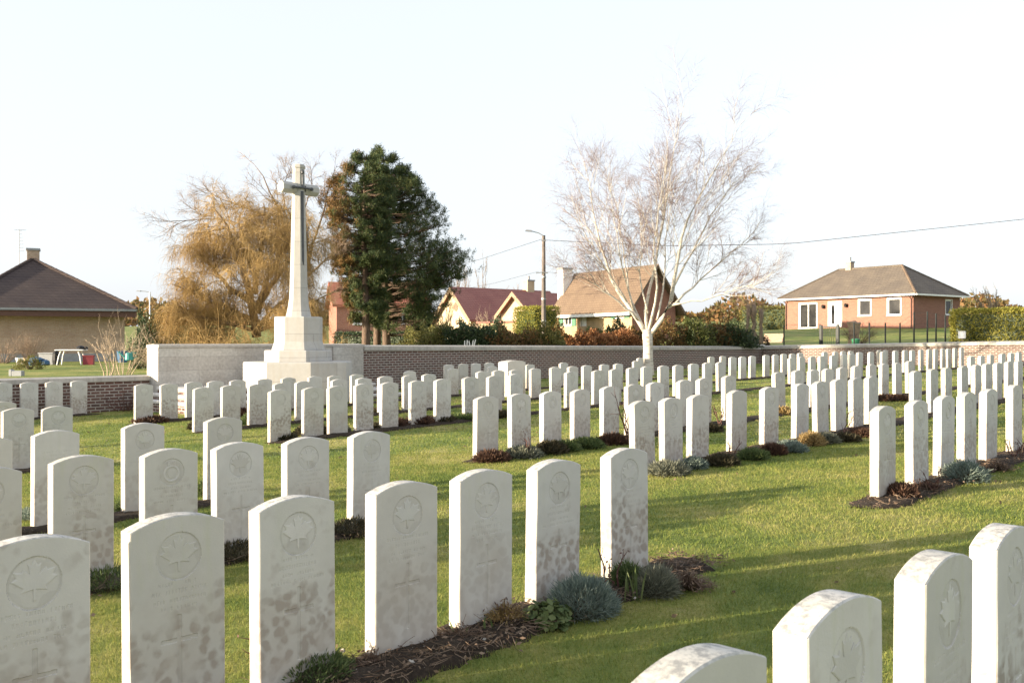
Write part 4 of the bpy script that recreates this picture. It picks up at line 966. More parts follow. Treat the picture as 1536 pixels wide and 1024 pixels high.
# pines
def pine(px, d, pybase, pytop, prof, label, seed, brown=0., nlev=26, lean=0):
    """prof: list of (py, left px, right px) giving the crown outline"""
    global rng
    keep = rng; rng = np.random.default_rng(seed)
    b = W(px, 512, d); b[2] = gz(b[0], b[1]); top = W(px + lean, pytop, d)
    S = 14; t = np.linspace(0, 1, S); P = b + (top - b)*t[:, None]; P[:, :2] += np.cumsum(rng.normal(size=(S, 2))*.05, 0)*t[:, None]
    T = MB(); T.tubes(P, .19*(1-t)**.8 + .02, 8)
    C = MB(); C2 = MB(); pr = sorted(prof); py_ = [q[0] for q in pr]
    ends = []
    for i in range(nlev*9):
        py = rng.uniform(pr[0][0], pr[-1][0]); py = min(max(round(py/17)*17 + rng.normal()*3, pr[0][0]), pr[-1][0]); l = np.interp(py, py_, [q[1] for q in pr]); rgt = np.interp(py, py_, [q[2] for q in pr])
        az = rng.uniform(0, 2*math.pi); az -= .38*math.sin(2*az); side = math.cos(az)
        cx = np.interp(W(px, py, d)[2], P[:, 2], P[:, 0]); zz = W(px, py, d)[2]; cy = np.interp(zz, P[:, 2], P[:, 1])
        rl = max(.15, cx - W(l, py, d)[0]); rr = max(.15, W(rgt, py, d)[0] - cx)
        rad = (rr if side > 0 else rl)*abs(side)**.6 + min(rl, rr)*(1 - abs(side)**.6); rad = min(rad, 4.8)*rng.uniform(.80, 1.08)
        tip = np.array([cx + math.cos(az)*rad, cy + math.sin(az)*rad, zz]); root = np.array([cx, cy, zz - .25*rad*rng.uniform(.2, 1.2)])
        m = (root + tip)/2 + np.array([0, 0, -.08*rad]); B_ = resample([root, m, tip], 6); B_[1:] += rng.normal(size=(5, 3))*.03
        T.tubes(B_[None], (np.linspace(.035, .012, 6)*min(1, rad/1.5 + .3))[None], 4)
        P2, R2 = sprout(B_[None], np.full((1, 6), .015), int(5 + rad*3), .35, (25, 65), .30, 4, .008, .15, .1, lmin=.2)
        T.tubes(P2, R2, 3)
        for e in [B_[-1], B_[-2], *P2[:, -1], *P2[::2, -2]]: ends.append((e, az))
    E = np.array([e[0] for e in ends]); 
    n = 26
    isb = np.zeros(len(E), bool)
    if brown: isb = (rng.random(len(E)) < np.clip(brown*((px - 8) - (768 + E[:, 0]/E[:, 1]*F))/30, 0, .85))  # browner needles towards the left put the warm sunlight into the colour
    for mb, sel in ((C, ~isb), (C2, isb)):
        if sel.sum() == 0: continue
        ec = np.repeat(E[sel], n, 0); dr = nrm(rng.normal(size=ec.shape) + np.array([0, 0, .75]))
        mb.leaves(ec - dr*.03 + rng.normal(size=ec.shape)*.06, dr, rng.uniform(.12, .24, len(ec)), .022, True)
    rng = keep
    parts = [C] + ([C2] if C2.v else [])
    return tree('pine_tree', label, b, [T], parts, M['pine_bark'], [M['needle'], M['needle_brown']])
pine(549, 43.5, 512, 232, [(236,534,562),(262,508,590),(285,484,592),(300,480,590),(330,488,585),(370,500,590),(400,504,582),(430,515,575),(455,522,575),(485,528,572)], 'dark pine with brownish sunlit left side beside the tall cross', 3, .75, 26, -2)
pine(580, 46, 512, 224, [(226,566,584),(250,552,606),(280,545,634),(300,540,652),(330,545,662),(350,545,662),(345,545,656),(372,540,686),(408,545,697),(428,548,670),(445,550,664),(470,555,655),(492,565,642)], 'tall broad dark green pine with long lower boughs reaching right', 4, 0., 30, -4)
pine(566, 47, 512, 250, [(255,555,580),(300,535,610),(350,530,625),(400,530,615),(440,545,610),(490,550,605)], 'slim pine trunk standing between the two large pines', 5, 0., 14, 0)

def bare(px, d, pytop, spread, label, n=5, r0=.07, mat='bare_twig', up=.25, name='bare_tree', group=None):
    b = W(px, 512, d); b[2] = gz(b[0], b[1]); top = W(px, pytop, d)[2]; H = top - b[2]
    S = 8; P = np.empty((n, S, 3)); R = np.empty((n, S)); t = np.linspace(0, 1, S)
    for i in range(n):
        az = rng.uniform(0, 6.28); o = np.array([math.cos(az)*spread, math.sin(az)*spread, H*rng.uniform(.8, 1)]); P[i] = b + np.array([0, 0, -.2]) + o*t[:, None]**np.array([1.3, 1.3, 1])*1.0; P[i] += rng.normal(size=(S, 3))*.03*t[:, None]; R[i] = r0*(1-t) + .012
    T = MB(); T.tubes(P, R, 5); P2, R2 = sprout(P, R, 9, .3, (18, 45), .3, 6, .02, up, .08, lmin=.3); T.tubes(P2, R2, 4)
    C = MB(); P3, R3 = sprout(P2, R2, 6, .2, (18, 45), .45, 4, .011, up*.6, .12, lmin=.25); C.tubes(P3, R3, 3)
    return tree(name, label, b, [T], [C], M['bark'], M[mat], group)
for px, d, top, lab in ((722, 110, 384, 'tall thin bare poplar behind the red roof, nearest the lamp pole'), (703, 114, 392, 'bare poplar between its two neighbours behind the red roof'), (684, 112, 398, 'bare poplar nearest the pines, behind the yellow gable')):
    bare(px, d, top, .55, lab, 3, .09, up=.5, name='poplar_tree', group='bare poplars behind the red roof')
bare(1490, 78, 428, 1.7, 'small bare tree rising above the clipped conifer hedge', 6, .06, 'pale_twig')
bare(762, 96, 426, 1.2, 'small distant bare tree behind the red roof chimney', 5, .06)
bare(668, 70, 452, .9, 'slight bare tree growing before the yellow gable', 5, .04)

# ------------------------------------------------------------------ hedges and shrubs
def leafy(px, py, d, w, dp, h, n, ls, label, mat, name='shrub', cat='shrub', group=None, z0=None, lump=.3):
    b = W(px, py, d); b[2] = gz(b[0], b[1]); N = n
    dr = nrm(rng.normal(size=(N, 3))); dr[:, 2] = np.abs(dr[:, 2])
    ph = rng.uniform(0, 6, 6)
    lf = 1 + lump*(np.sin(dr[:, 0]*4.3 + ph[0])*np.sin(dr[:, 1]*5 + ph[1]) + .6*np.sin(dr[:, 2]*7 + dr[:, 0]*6 + ph[2]) + .4*np.sin(dr[:, 0]*13 + ph[3])*np.sin(dr[:, 2]*11 + ph[4]))
    rad = rng.uniform(.55, 1, N)**.5*lf
    P = dr*rad[:, None]*np.array([w/2, dp/2, h]); P[:, 2] = np.maximum(P[:, 2], .02)
    D = nrm(dr + rng.normal(size=(N, 3))*.7 + np.array([0, 0, .3]))
    C = MB(); C.leaves(P, D, ls*rng.uniform(.6, 1.3, N), ls*.55)
    T = MB(); k = 7; az = rng.uniform(0, 6.28, k); tip = np.stack([np.cos(az)*w*.3, np.sin(az)*dp*.3, np.full(k, h*.8)], 1)
    t = np.linspace(0, 1, 5); T.tubes(tip[:, None]*t[None, :, None] + rng.normal(size=(k, 5, 3))*.02, np.full((k, 5), .02), 4)
    r = empty(name, b, 0, label, cat, group); C.build('foliage', mat, r); T.build('stems', M['bark'], r); return r
G1 = 'shrubs along the far wall'
for px, d, w, h, n, mt, lab in (
 (655, 37.5, 1.6, 489, 3000, 'leaf_olive', 'olive-green clipped shrub behind the far wall, nearest the pines'),
 (630, 39, 1.6, 490, 2600, 'leaf_olive', 'olive shrub half behind the pine boughs above the far wall'),
 (682, 37.5, 1.7, 487, 4200, 'leaf_dark', 'dark green shrub behind the white stakes on the far wall'),
 (712, 38, 2.0, 486, 4600, 'leaf_dark', 'broad dark green shrub below the yellow gable house'),
 (747, 43, 1.7, 481, 3600, 'leaf_dark', 'rounded very dark bush standing above its neighbours near the porch'),
 (752, 38, 1.3, 496, 2400, 'leaf_mixed', 'brown and green autumn shrub before the rounded dark bush'),
 (785, 38.5, 1.7, 496, 3000, 'leaf_mixed', 'mixed green and russet shrub below the lamp pole'),
 (815, 39, 1.6, 491, 2800, 'leaf_olive', 'yellow-green leafy shrub at the foot of the lamp pole'),
 (834, 41, 1.1, 488, 2600, 'leaf_mixed', 'taller russet shrub before the green-shuttered window'),
 (867, 41, 1.5, 500, 2600, 'leaf_copper', 'coppery shrub right of the taller russet one above the wall'),
 (900, 42, 1.7, 497, 2800, 'leaf_copper', 'bright copper-orange shrub under the ochre house door'),
 (935, 43, 1.7, 495, 2800, 'leaf_copper', 'copper shrub immediately left of the birch trunk'),
 (955, 44, 1.3, 492, 2200, 'leaf_mixed', 'dull russet shrub directly behind the birch trunk'),
 (1000, 45, 2.0, 478, 3400, 'leaf_mixed', 'brown-green shrub just right of the birch trunk'),
 (1042, 45.5, 2.0, 477, 4600, 'leaf_green', 'yellow-green laurel bush behind the far wall'),
 (1075, 47, 2.0, 479, 4200, 'leaf_mixed', 'mottled bush between the laurel and the dark evergreen'),
 (1098, 47, 2.4, 484, 5200, 'leaf_dark', 'dark evergreen bush next to the pollarded stumps'),
 (895, 50, 1.8, 492, 3000, 'leaf_green', 'low green clipped bush under the ochre house front'),
 (928, 50, 1.3, 480, 3000, 'leaf_dark', 'dark spreading cypress bush before the ochre house'),
): q_ = W(px, h, d); leafy(px, 512, d, w, w*.8, (q_[2] - gz(q_[0], q_[1]))/1.12, n, .12, lab, M[mt], group=G1)
leafy(232, 512, 36, 1.6, 1.4, 2.1, 4000, .12, 'dark upright evergreen bush between the left house and the golden tree', M['leaf_dark'])
leafy(44, 550, 36, 1.0, .7, .42, 1500, .06, 'low yellow-green garden bush on the slope above the low wall', M['leaf_olive'])
leafy(1140, 512, 52, .9, .6, .55, 1200, .08, 'small russet bush at the foot of the pollarded stumps', M['plant_red'])
def hedge(px0, d0, px1, d1, h, dp, n, label, mat, lsz=.10):
    p0, p1 = W(px0, 512, d0), W(px1, 512, d1); u = p1[:2] - p0[:2]; L = np.linalg.norm(u); u /= L
    zb = min(gz(p0[0], p0[1]), gz(p1[0], p1[1]))
    r = empty('hedge', (p0[0], p0[1], zb), math.atan2(u[1], u[0]), label, 'hedge')
    A = [L*h, L*h, dp*h, dp*h, L*dp]; f = rng.choice(5, n, p=np.array(A)/sum(A)); x = rng.uniform(0, L, n); y = rng.uniform(0, dp, n); z = rng.uniform(0, h, n); j = rng.uniform(-.05, .09, n)
    j = j + .05*np.sin(x*2.1)*np.sin(z*3.3)
    y = np.where(f == 0, j, np.where(f == 1, dp - j, y)); x = np.where(f == 2, j, np.where(f == 3, L - j, x)); z = np.where(f == 4, h - j, z)
    N = np.stack([np.where(f == 2, -1., np.where(f == 3, 1., 0)), np.where(f == 0, -1., np.where(f == 1, 1., 0)), np.where(f == 4, 1., 0)], 1)
    C = MB(); C.leaves(np.stack([x, y, z], 1), nrm(N*.7 + rng.normal(size=(n, 3))*.6 + np.array([0, 0, .25])), lsz*rng.uniform(.6, 1.3, n), lsz*.5); C.build('foliage', mat, r)
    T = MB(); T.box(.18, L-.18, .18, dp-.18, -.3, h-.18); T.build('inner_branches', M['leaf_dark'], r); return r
p = 7.
e0 = ap(44.35, 14.6); 
def dd(px, a): t = (px-768)/F; return a/(t*ST + CT)
hedge(1426, dd(1426, 44.8), 1600, dd(1600, 44.8), W(1430, 466, dd(1430, 44.8))[2] - gz(*W(1430, 466, dd(1430, 44.8))[:2]), 1.1, 16000, 'tall clipped yellow-green conifer hedge above the sunlit wall', M['leaf_hedge'])
hedge(770, 62, 800, 59.5, W(790, 461, 60)[2] - gz(*W(790, 461, 60)[:2]), 1.9, 9000, 'square clipped dark hedge block behind the lamp pole', M['leaf_hedge'], .11)
hedge(500, 52, 620, 50, 1.35, 1.0, 7000, 'low dark clipped hedge behind the pine trunks', M['leaf_dark'], .11)
hedge(205, 70, 330, 70, 2.0, 1.2, 5000, 'distant dark hedge showing left of the golden tree', M['leaf_dark'], .16)
hedge(1110, 95, 1200, 92, 2.8, 2.0, 5000, 'distant olive hedge beyond the pollarded stumps', M['leaf_olive'], .2)
# far woods on the rise
C = MB(); 
n = 26000; ang = rng.uniform(-.62, .62, n); dist = rng.uniform(330, 400, n); hgt = 5 + 3*np.sin(ang*31) + 2*np.sin(ang*83 + 1) 
x = dist*np.tan(ang); P = np.stack([x, dist, ground(x, dist) + rng.random(n)*np.maximum(hgt, 1)], 1)
C.leaves(P, nrm(rng.normal(size=(n, 3)) + np.array([0, 0, .5])), 2.2, 1.4); o = C.build('far_woods', M['leaf_mixed']); tag(o, 'distant line of winter woods on the horizon', 'woods', kind='stuff')

# pollarded stumps
for px, py, sc, lab in ((1122, 460, .8, 'gnarled pollarded stump nearest the dark evergreen bush'), (1131, 458, 1.1, 'tallest pollarded stump with knobbly head above the wall corner'), (1141, 462, .9, 'leaning pollarded stump nearest the bungalow steps')):
    d = 51; b = W(px, 512, d); b[2] = gz(b[0], b[1]); tp = W(px + rng.uniform(-3, 3), py, d); T = MB(); t = np.linspace(0, 1, 8)[:, None]
    Pp = b + (tp - b)*t + rng.normal(size=(8, 3))*.04; T.tubes(Pp[None], np.array([[.15, .13, .11, .10, .10, .11, .16, .10]])*sc, 8)
    C = MB(); P2, R2 = sprout(Pp[None, 5:], np.full((1, 3), .05), 12, .3, (20, 70), .9, 4, .022, .3, .15, lmin=.3); C.tubes(P2, R2, 4)
    tree('pollard_tree', lab, b, [T], [C], M['bark'], M['bare_twig'], 'pollarded stumps by the wall corner')
# bare garden shrubs on the left
twiggy(184, 560, 27.5, 1.4, 2.0, 16, 'bare pale-stemmed shrub at the low wall beside the watering can', M['pale_twig'], droop=0., spread=.75, r0=.012, sub=7)
twiggy(163, 560, 27, .7, 1.3, 5, 'few thin bare stems left of the pale-stemmed shrub', M['pale_twig'], droop=0., spread=.6, r0=.018)
twiggy(45, 530, 47, 1.0, 1.6, 70, 'bare rounded shrub before the buff house wall', M['bare_twig'], droop=-.2, spread=.6, r0=.009)
twiggy(5, 530, 46, 1.3, 1.5, 34, 'bare dark shrub cut by the left frame edge', M['bare_twig'], droop=-.2, spread=.9, r0=.014)
twiggy(188, 612, 23.9, 1.0, .75, 26, 'dark leafless low bush against the low brick wall', M['rose'], droop=0., spread=1.1, r0=.009)
twiggy(738, 512, 60, 2.2, 2.2, 46, 'fine bare shrub before the purple-red roof', M['pale_twig'], droop=0., spread=.8, r0=.016)
twiggy(1287, 512, 52, 1.4, 1.5, 50, 'reddish-brown leafless bush before the bungalow lawn', M['rose'], droop=.3, spread=.9, r0=.014)
twiggy(655, 512, 60, 1.6, 2.3, 40, 'red-stemmed bare shrub left of the yellow gable', M['plant_red'], droop=0., spread=.6, r0=.016)

# ------------------------------------------------------------------ poles, wires, fence and garden things
d = 55; b = W(815.5, 512, d); b[2] = gz(b[0], b[1]); top = W(815.5, 353, d)
r = empty('street_lamp_pole', b, 0, 'tall dark wooden pole with street lamp arm and wires', 'lamp pole')
H = top[2] - b[2]
mb = MB(); mb.tube([(0, 0, -.5), (0, 0, H*.5), (0, 0, H)], [.15, .125, .10], 10); mb.build('pole', M['pole'], r)
mb = MB(); mb.tube([(0, -.1, H-.05), (-.3, -.12, H+.12), (-.75, -.15, H+.24)], .03, 6); mb.build('arm', M['galv'], r)
mb = MB(); mb.hexa([(-1.08, -.25, H+.22), (-.7, -.25, H+.19), (-.7, -.05, H+.19), (-1.08, -.05, H+.22), (-1.04, -.22, H+.31), (-.7, -.24, H+.29), (-.7, -.06, H+.29), (-1.04, -.08, H+.31)]); mb.build('lamp_head', M['galv'], r)
mb = MB(); mb.tube([(-.45, -.13, H-2.2), (-.1, -.13, H-2.15), (.25, -.13, H-2.2)], .03, 6); mb.box(-.14, .14, -.16, -.12, H-.35, H-.28); mb.build('bracket', M['galv'], r)
mb = MB()
for zz in (H*.22, H*.42, H*.62): mb.lathe([(.146, -.04), (.15, 0), (.146, .04)], (0, 0, zz), 10)
mb.build('band', M['galv'], r)
def cable(pts, rr, label, sag=.0):
    P = resample(pts, 24); t = np.linspace(0, 1, 24); P[:, 2] -= sag*4*t*(1-t); c = P[0].copy()
    mb = MB(); mb.tubes((P - c)[None], np.full((1, 24), rr), 5); o = mb.build('overhead_cable', M['wire']); o.location = tuple(c); tag(o, label, 'cable', 'overhead cables'); return o
cable([W(815, 360, 54.9), W(1000, 369, 51), W(1180, 366, 48), W(1640, 318, 44)], .016, 'long overhead wire crossing the sky from the pole past the bungalow')
cable([W(815, 358, 54.9), W(720, 389, 66), W(640, 408, 80)], .014, 'overhead wire running from the pole top towards the pines')
cable([W(808, 407, 54.9), W(740, 425, 66), W(660, 440, 80)], .010, 'thin lower wire running from the pole towards the red roof')
cable([W(818, 408, 54.9), W(920, 415, 52), W(1010, 425, 50)], .010, 'thin lower wire running from the pole behind the birch')
b = W(225, 512, 120); b[2] = gz(b[0], b[1]); tz = W(225, 438, 120)[2] - b[2]
r = empty('street_lamp', b, 0, 'distant street lamp beyond the left house roof', 'street lamp')
mb = MB(); mb.tube([(0, 0, 0), (0, 0, tz)], [.12, .09], 8); mb.build('pole', M['galv'], r)
mb = MB(); mb.tube([(0, 0, tz-.05), (-.6, 0, tz+.1), (-1.2, 0, tz+.13)], .05, 6); mb.hexa([(-1.7, -.12, tz+.08), (-1.2, -.12, tz+.05), (-1.2, .12, tz+.05), (-1.7, .12, tz+.08), (-1.65, -.1, tz+.2), (-1.2, -.1, tz+.2), (-1.2, .1, tz+.2), (-1.65, .1, tz+.2)]); mb.build('lamp_arm', M['galv'], r)
# garden fence round the bungalow lawn
pts = [(1176, 486, 514), (1230, 486, 514), (1257, 485, 514), (1281, 484, 514), (1304, 484, 514), (1328, 484, 513), (1350, 484, 513), (1371, 468, 513), (1391, 467, 512), (1404, 470, 512), (1418, 472, 510)]
b0 = W(1176, 512, 52); b0[2] = gz(b0[0], b0[1]); b0[2] = 0; r = empty('garden_fence', b0, 0, 'dark wire mesh fence on slim posts below the bungalow lawn', 'fence')
tops = []
for i, (px, pt, pb) in enumerate(pts):
    d = dd(px, 46.5); q = W(px, pt, d); g0 = gz(q[0], q[1]); mb = MB(); rel = np.array([q[0], q[1], 0]) - np.array([b0[0], b0[1], b0[2]])
    mb.bbox(rel[0]-.03, rel[0]+.03, rel[1]-.03, rel[1]+.03, g0 - .2, q[2], .006); mb.build('post', M['dark_metal'], r); tops.append((rel[0], rel[1], g0, q[2]))
mb = MB()
for i in range(len(tops)-1):
    if i == 1: continue
    a_, b_ = tops[i], tops[i+1]
    for f in np.linspace(.06, .97, 7):
        mb.tube([(a_[0], a_[1], a_[2]+(a_[3]-a_[2])*f), (b_[0], b_[1], b_[2]+(b_[3]-b_[2])*f)], .004, 3)
mb.build('mesh_wires', M['dark_metal'], r)
d = dd(1244, 46.4); q = W(1244, 489, d); g0 = gz(q[0], q[1]); r = empty('garden_gate', (q[0], q[1], g0), math.atan2(-.7, .72)*0 + ROT - math.pi/2, 'dark metal garden gate frame with two thick posts', 'gate')
hgt = q[2] - g0
for s in (-.45, .45): mb = MB(); mb.bbox(s-.07, s+.07, -.07, .07, -.2, hgt + .06, .01); mb.build('post', M['dark_metal'], r)
mb = MB(); mb.box(-.379, .379, -.02, .02, hgt-.06, hgt); mb.box(-.379, .379, -.02, .02, .1, .15); mb.box(-.379, -.34, -.019, .019, .15, hgt-.06); mb.box(.34, .379, -.019, .019, .15, hgt-.06)
for i in range(1, 6): x = -.34 + .68*i/6; mb.tube([(x, 0, .15), (x, 0, hgt-.06)], .008, 5)
mb.build('leaf', M['dark_metal'], r)
# sign on the wall
d = dd(1443, 44.3); q = W(1443, 502, d); r = empty('sign', (q[0], q[1], gz(q[0], q[1])), ROT - math.pi/2, 'small blank white sign in front of the clipped conifer hedge', 'sign')
zz = q[2] - gz(q[0], q[1]); mb = MB(); mb.bbox(-.16, .16, -.02, .0, zz-.16, zz+.16, .01); mb.build('board', M['white'], r); mb = MB(); mb.tube([(0, .02, -.2), (0, .02, zz+.1)], .025, 6); mb.build('post', M['wood'], r)
# stump, bin, steps on the mound
d = 52; q = W(1281, 512, d); gq = gz(q[0], q[1]); zt = W(1281, 483, d)[2]
mb = MB(); pr = [(.34, -.3), (.32, .2), (.28, .5), (.34, zt-gq-.25), (.38, zt-gq-.05), (.22, zt-gq)]; mb.lathe(pr, (0, 0, 0), 12); mb.v = [v*(1 + rng.normal(size=v.shape)*.05) for v in mb.v]
o = mb.build('tree_stump', M['wood']); o.location = (q[0], q[1], gq); tag(o, 'thick cut tree stump on the lawn below the bungalow windows', 'tree stump')
q = W(1283.5, 512, 49); gq = gz(q[0], q[1]); r = empty('garden_bin', (q[0], q[1], gq), .4, 'small green plastic bin behind the sunlit wall', 'bin'); zz = W(1283, 508, 49)[2] - gq
mb = MB(); mb.lathe([(.16, 0), (.20, zz-.06)], (0, 0, 0), 14); mb.build('body', M['gbin'], r); mb = MB(); mb.lathe([(.22, zz-.058), (.215, zz-.02), (.06, zz+.02)], (0, 0, 0), 14); mb.build('lid', M['gbin'], r)
r = empty('garden_steps', (W(1158, 512, 56)[0], 56, gz(W(1158, 512, 56)[0], 56)), ROT - math.pi/2 + math.pi, 'brick and stone garden steps climbing towards the bungalow', 'steps')
for i in range(6):
    mb = MB(); mb.box(-.8, .8, -i*.45 - .45, -i*.45, -.3, .08 + i*.14); mb.build('step', M['brick_buff'], r)
r.rotation_euler[2] = math.radians(180 - 20); r.scale = (.7, .7, .7)
# white stakes behind the coping
for i, (px, py, ln) in enumerate(((697, 510.5, 0), (700.5, 510, 1), (704.5, 511, -2), (708.5, 510, 3), (711, 509, 5))):
    d = 36.2; q = W(px, 518, d); t_ = W(px + ln*.5, py, d); gq = gz(q[0], q[1]); mb = MB(); 
    mb.tube([(0, 0, -.2), (0, 0, q[2] - gq), (t_[0]-q[0], 0, t_[2]-gq)], [.022, .024, .02], 6); o = mb.build('white_stake', M['white']); o.location = (q[0], q[1], gq)
    tag(o, 'thin white stake sticking up just behind the far wall coping', 'stake', 'white stakes behind the wall')
# left garden: table and bits
d = 43.; q = W(107, 535, d); gq = gz(q[0], q[1]); r = empty('garden_table', (q[0], q[1], gq), .12, 'white plastic garden table with curved legs before the buff house', 'table'); hh = W(107, 524, d)[2] - gq; hh = max(.6, hh)
mb = MB(); mb.bbox(-.62, .62, -.35, .35, hh-.045, hh, .02); mb.build('table_top', M['white'], r)
for sx in (-1, 1):
    for sy in (-1, 1): mb = MB(); mb.tube([(sx*.36, sy*.22, hh-.046), (sx*.45, sy*.26, hh*.6), (sx*.52, sy*.3, 0)], [.035, .03, .028], 6); mb.build('leg', M['white'], r)
def put(px, d, name, label, cat, fn, onz=None):
    q = W(px, 512, d); gq = gz(q[0], q[1]) if onz is None else onz; mb = MB(); fn(mb); return mb, q, gq
def simple(px, d, name, label, cat, fn, mat, onz=None, rz=0.):
    q = W(px, 512, d); gq = gz(q[0], q[1]) if onz is None else onz; mb = MB(); fn(mb); o = mb.build(name, M[mat]); o.location = (q[0], q[1], gq); o.rotation_euler = (0, 0, rz); return tag(o, label, cat)
ztab = gq + hh + .002
def bundle(mb): mb.lathe([(.05, 0), (.19, .02), (.2, .08), (.12, .15), (.03, .17)], (0, 0, 0), 9); mb.lathe([(.04, .0), (.11, .02), (.09, .1), (.02, .13)], (.22, .03, 0), 8)
simple(121, 43, 'cloth_bundle', 'dark crumpled bundle lying on the white garden table', 'bundle', bundle, 'black', ztab)
def bag(mb): mb.lathe([(.14, 0), (.17, .2), (.15, .5), (.09, .62), (.11, .66)], (0, 0, 0), 9)
simple(84, 43.3, 'rubbish_bag', 'black standing bag at the left end of the garden table', 'bag', bag, 'black')
def crate(mb):
    mb.box(-.22, .22, -.16, .16, 0, .03)
    for a in ((-.22, -.2, -.16, .16), (.2, .22, -.16, .16), (-.2, .2, -.16, -.14), (-.2, .2, .14, .16)): mb.box(*a, .031, .42)
    mb.box(-.24, .24, -.18, -.161, .38, .43); mb.box(-.24, .24, .161, .18, .38, .43)
simple(133, 43.2, 'plastic_crate', 'red plastic crate standing right of the garden table', 'crate', crate, 'red', None, .2)
def tub(mb): mb.lathe([(.26, 0), (.34, .24), (.36, .25), (.36, .28), (.3, .3), (.16, .36), (.03, .38)], (0, 0, 0), 12); mb.lathe([(.1, .0), (.2, .05), (.16, .2), (.04, .26)], (.45, -.05, 0), 9)
simple(54, 42, 'garden_tub', 'dark blue covered tub under the bare rounded shrub', 'tub', tub, 'blue')
def blockf(mb): mb.bbox(-.33, .33, -.2, .2, 0, .5, .02); mb.box(-.36, .36, -.23, .23, .501, .55)
simple(72, 43.5, 'storage_box', 'grey storage box left of the garden table', 'box', blockf, 'grey')
def pot(mb): mb.lathe([(.11, 0), (.15, .26), (.17, .27), (.17, .31), (.13, .31), (.12, .26)], (0, 0, 0), 12)
simple(29, 43.4, 'flower_pot', 'small pale flower pot against the buff house wall', 'flower pot', pot, 'white')
simple(41, 43.2, 'flower_pot', 'orange-white flower pot beside the dark blue tub', 'flower pot', pot, 'brick_buff')
def slab(mb): mb.bbox(-.08, .22, -.1, .1, 0, .16, .015); mb.bbox(-.18, -.085, -.09, .09, 0, .2, .015)
simple(24, 29, 'stone_block', 'pale stone block lying on the slope just above the low wall', 'stone block', slab, 'grey')
q = W(193.5, 512, 26.8); gq = gz(q[0], q[1]); r = empty('watering_can', (q[0], q[1], W(193, 540, 26.8)[2]), .3, 'teal watering can hung in the bare pale-stemmed shrub', 'watering can')
mb = MB(); mb.lathe([(.10, 0), (.11, .02), (.095, .19), (.06, .21)], (0, 0, 0), 12); mb.build('body', M['teal'], r)
mb = MB(); mb.tube([(-.08, 0, .05), (-.2, 0, .16), (-.27, 0, .24)], [.025, .018, .03], 7); mb.build('spout', M['teal'], r)
mb = MB(); mb.tube([(.09, 0, .04), (.2, 0, .1), (.19, 0, .2), (.05, 0, .23)], .013, 6); mb.build('handle', M['teal'], r)
simple(184, 29, 'blue_bucket', 'dark blue bucket half hidden behind the bare shrub stems', 'bucket', lambda mb: mb.lathe([(.13, .35), (.17, .68), (.19, .69), (.17, .7)], (0, 0, 0), 12), 'blue')
# ------------------------------------------------------------------ border plants in the beds
def root(name, px, py, label, cat, group=None):
    q = hit(px, py); return empty(name, (q[0], q[1], q[2] + .01), rng.uniform(0, 6), label, cat, group), q[1]
def dome(n, r, h, out=.7):
    dr = nrm(rng.normal(size=(n, 3))); dr[:, 2] = np.abs(dr[:, 2]); k = rng.uniform(.55, 1, n)**.6
    lum = 1 + .12*np.sin(dr[:, 0]*7 + r*90)*np.sin(dr[:, 1]*8 + 1)
    return dr, dr*(k*lum)[:, None]*np.array([r, r, h])
def cushion(px, py, r, h, label, mat, n=2600, L=.055, wd=.0045, name='cushion_plant'):
    if py < 720: r, h = r*.74, h*.66
    o, d = root(name, px, py, label, 'plant'); n = int(n*min(1, 14/d)); sc = max(1, d/7)
    dr, P = dome(n, r, h); mb = MB(); mb.leaves(P, nrm(dr + rng.normal(size=dr.shape)*.55 + np.array([0, 0, .35])), L*rng.uniform(.6, 1.3, n)*sc**.2, wd*sc**.9, True); mb.build('foliage', M[mat], o)
    mb = MB(); mb.lathe([(r*.72, -.02), (r*.74, h*.25), (r*.55, h*.55), (r*.2, h*.74)], (0, 0, 0), 9); mb.build('woody_base', M['plant_dark'], o)
def leafyplant(px, py, r, h, label, mat, n=150, ls=.045, name='leafy_plant'):
    o, d = root(name, px, py, label, 'plant'); dr, P = dome(n, r, h); V = []; Q = []; mb = MB()
    k = 8; t = np.arange(k)*2*np.pi/k
    rad = np.where(np.arange(k) % 2 == 0, 1.0, .8)
    for i in range(n):                                   # rounded, slightly cupped leaves
        nn = nrm(dr[i]*.5 + rng.normal(size=3)*.4 + np.array([0, 0, .7])); a_ = nrm(np.cross(nn, rng.normal(size=3))); b_ = np.cross(nn, a_); s = ls*rng.uniform(.6, 1.2)
        ring = P[i] + s*.6*(np.cos(t)[:, None]*a_ + np.sin(t)[:, None]*b_)*rad[:, None] + nn*s*.12
        mb.add(np.concatenate([[P[i]], ring]), None, [(0, 1+j, 1+(j+1) % k) for j in range(k)])
    mb.build('foliage', M[mat], o); mb = MB(); m = 24; sel = rng.choice(n, m); mb.tubes(np.stack([P[sel]*.05, P[sel]*.6 + (0, 0, .01), P[sel]], 1), np.full((m, 3), .0028), 4); mb.build('stems', M['rose'], o)
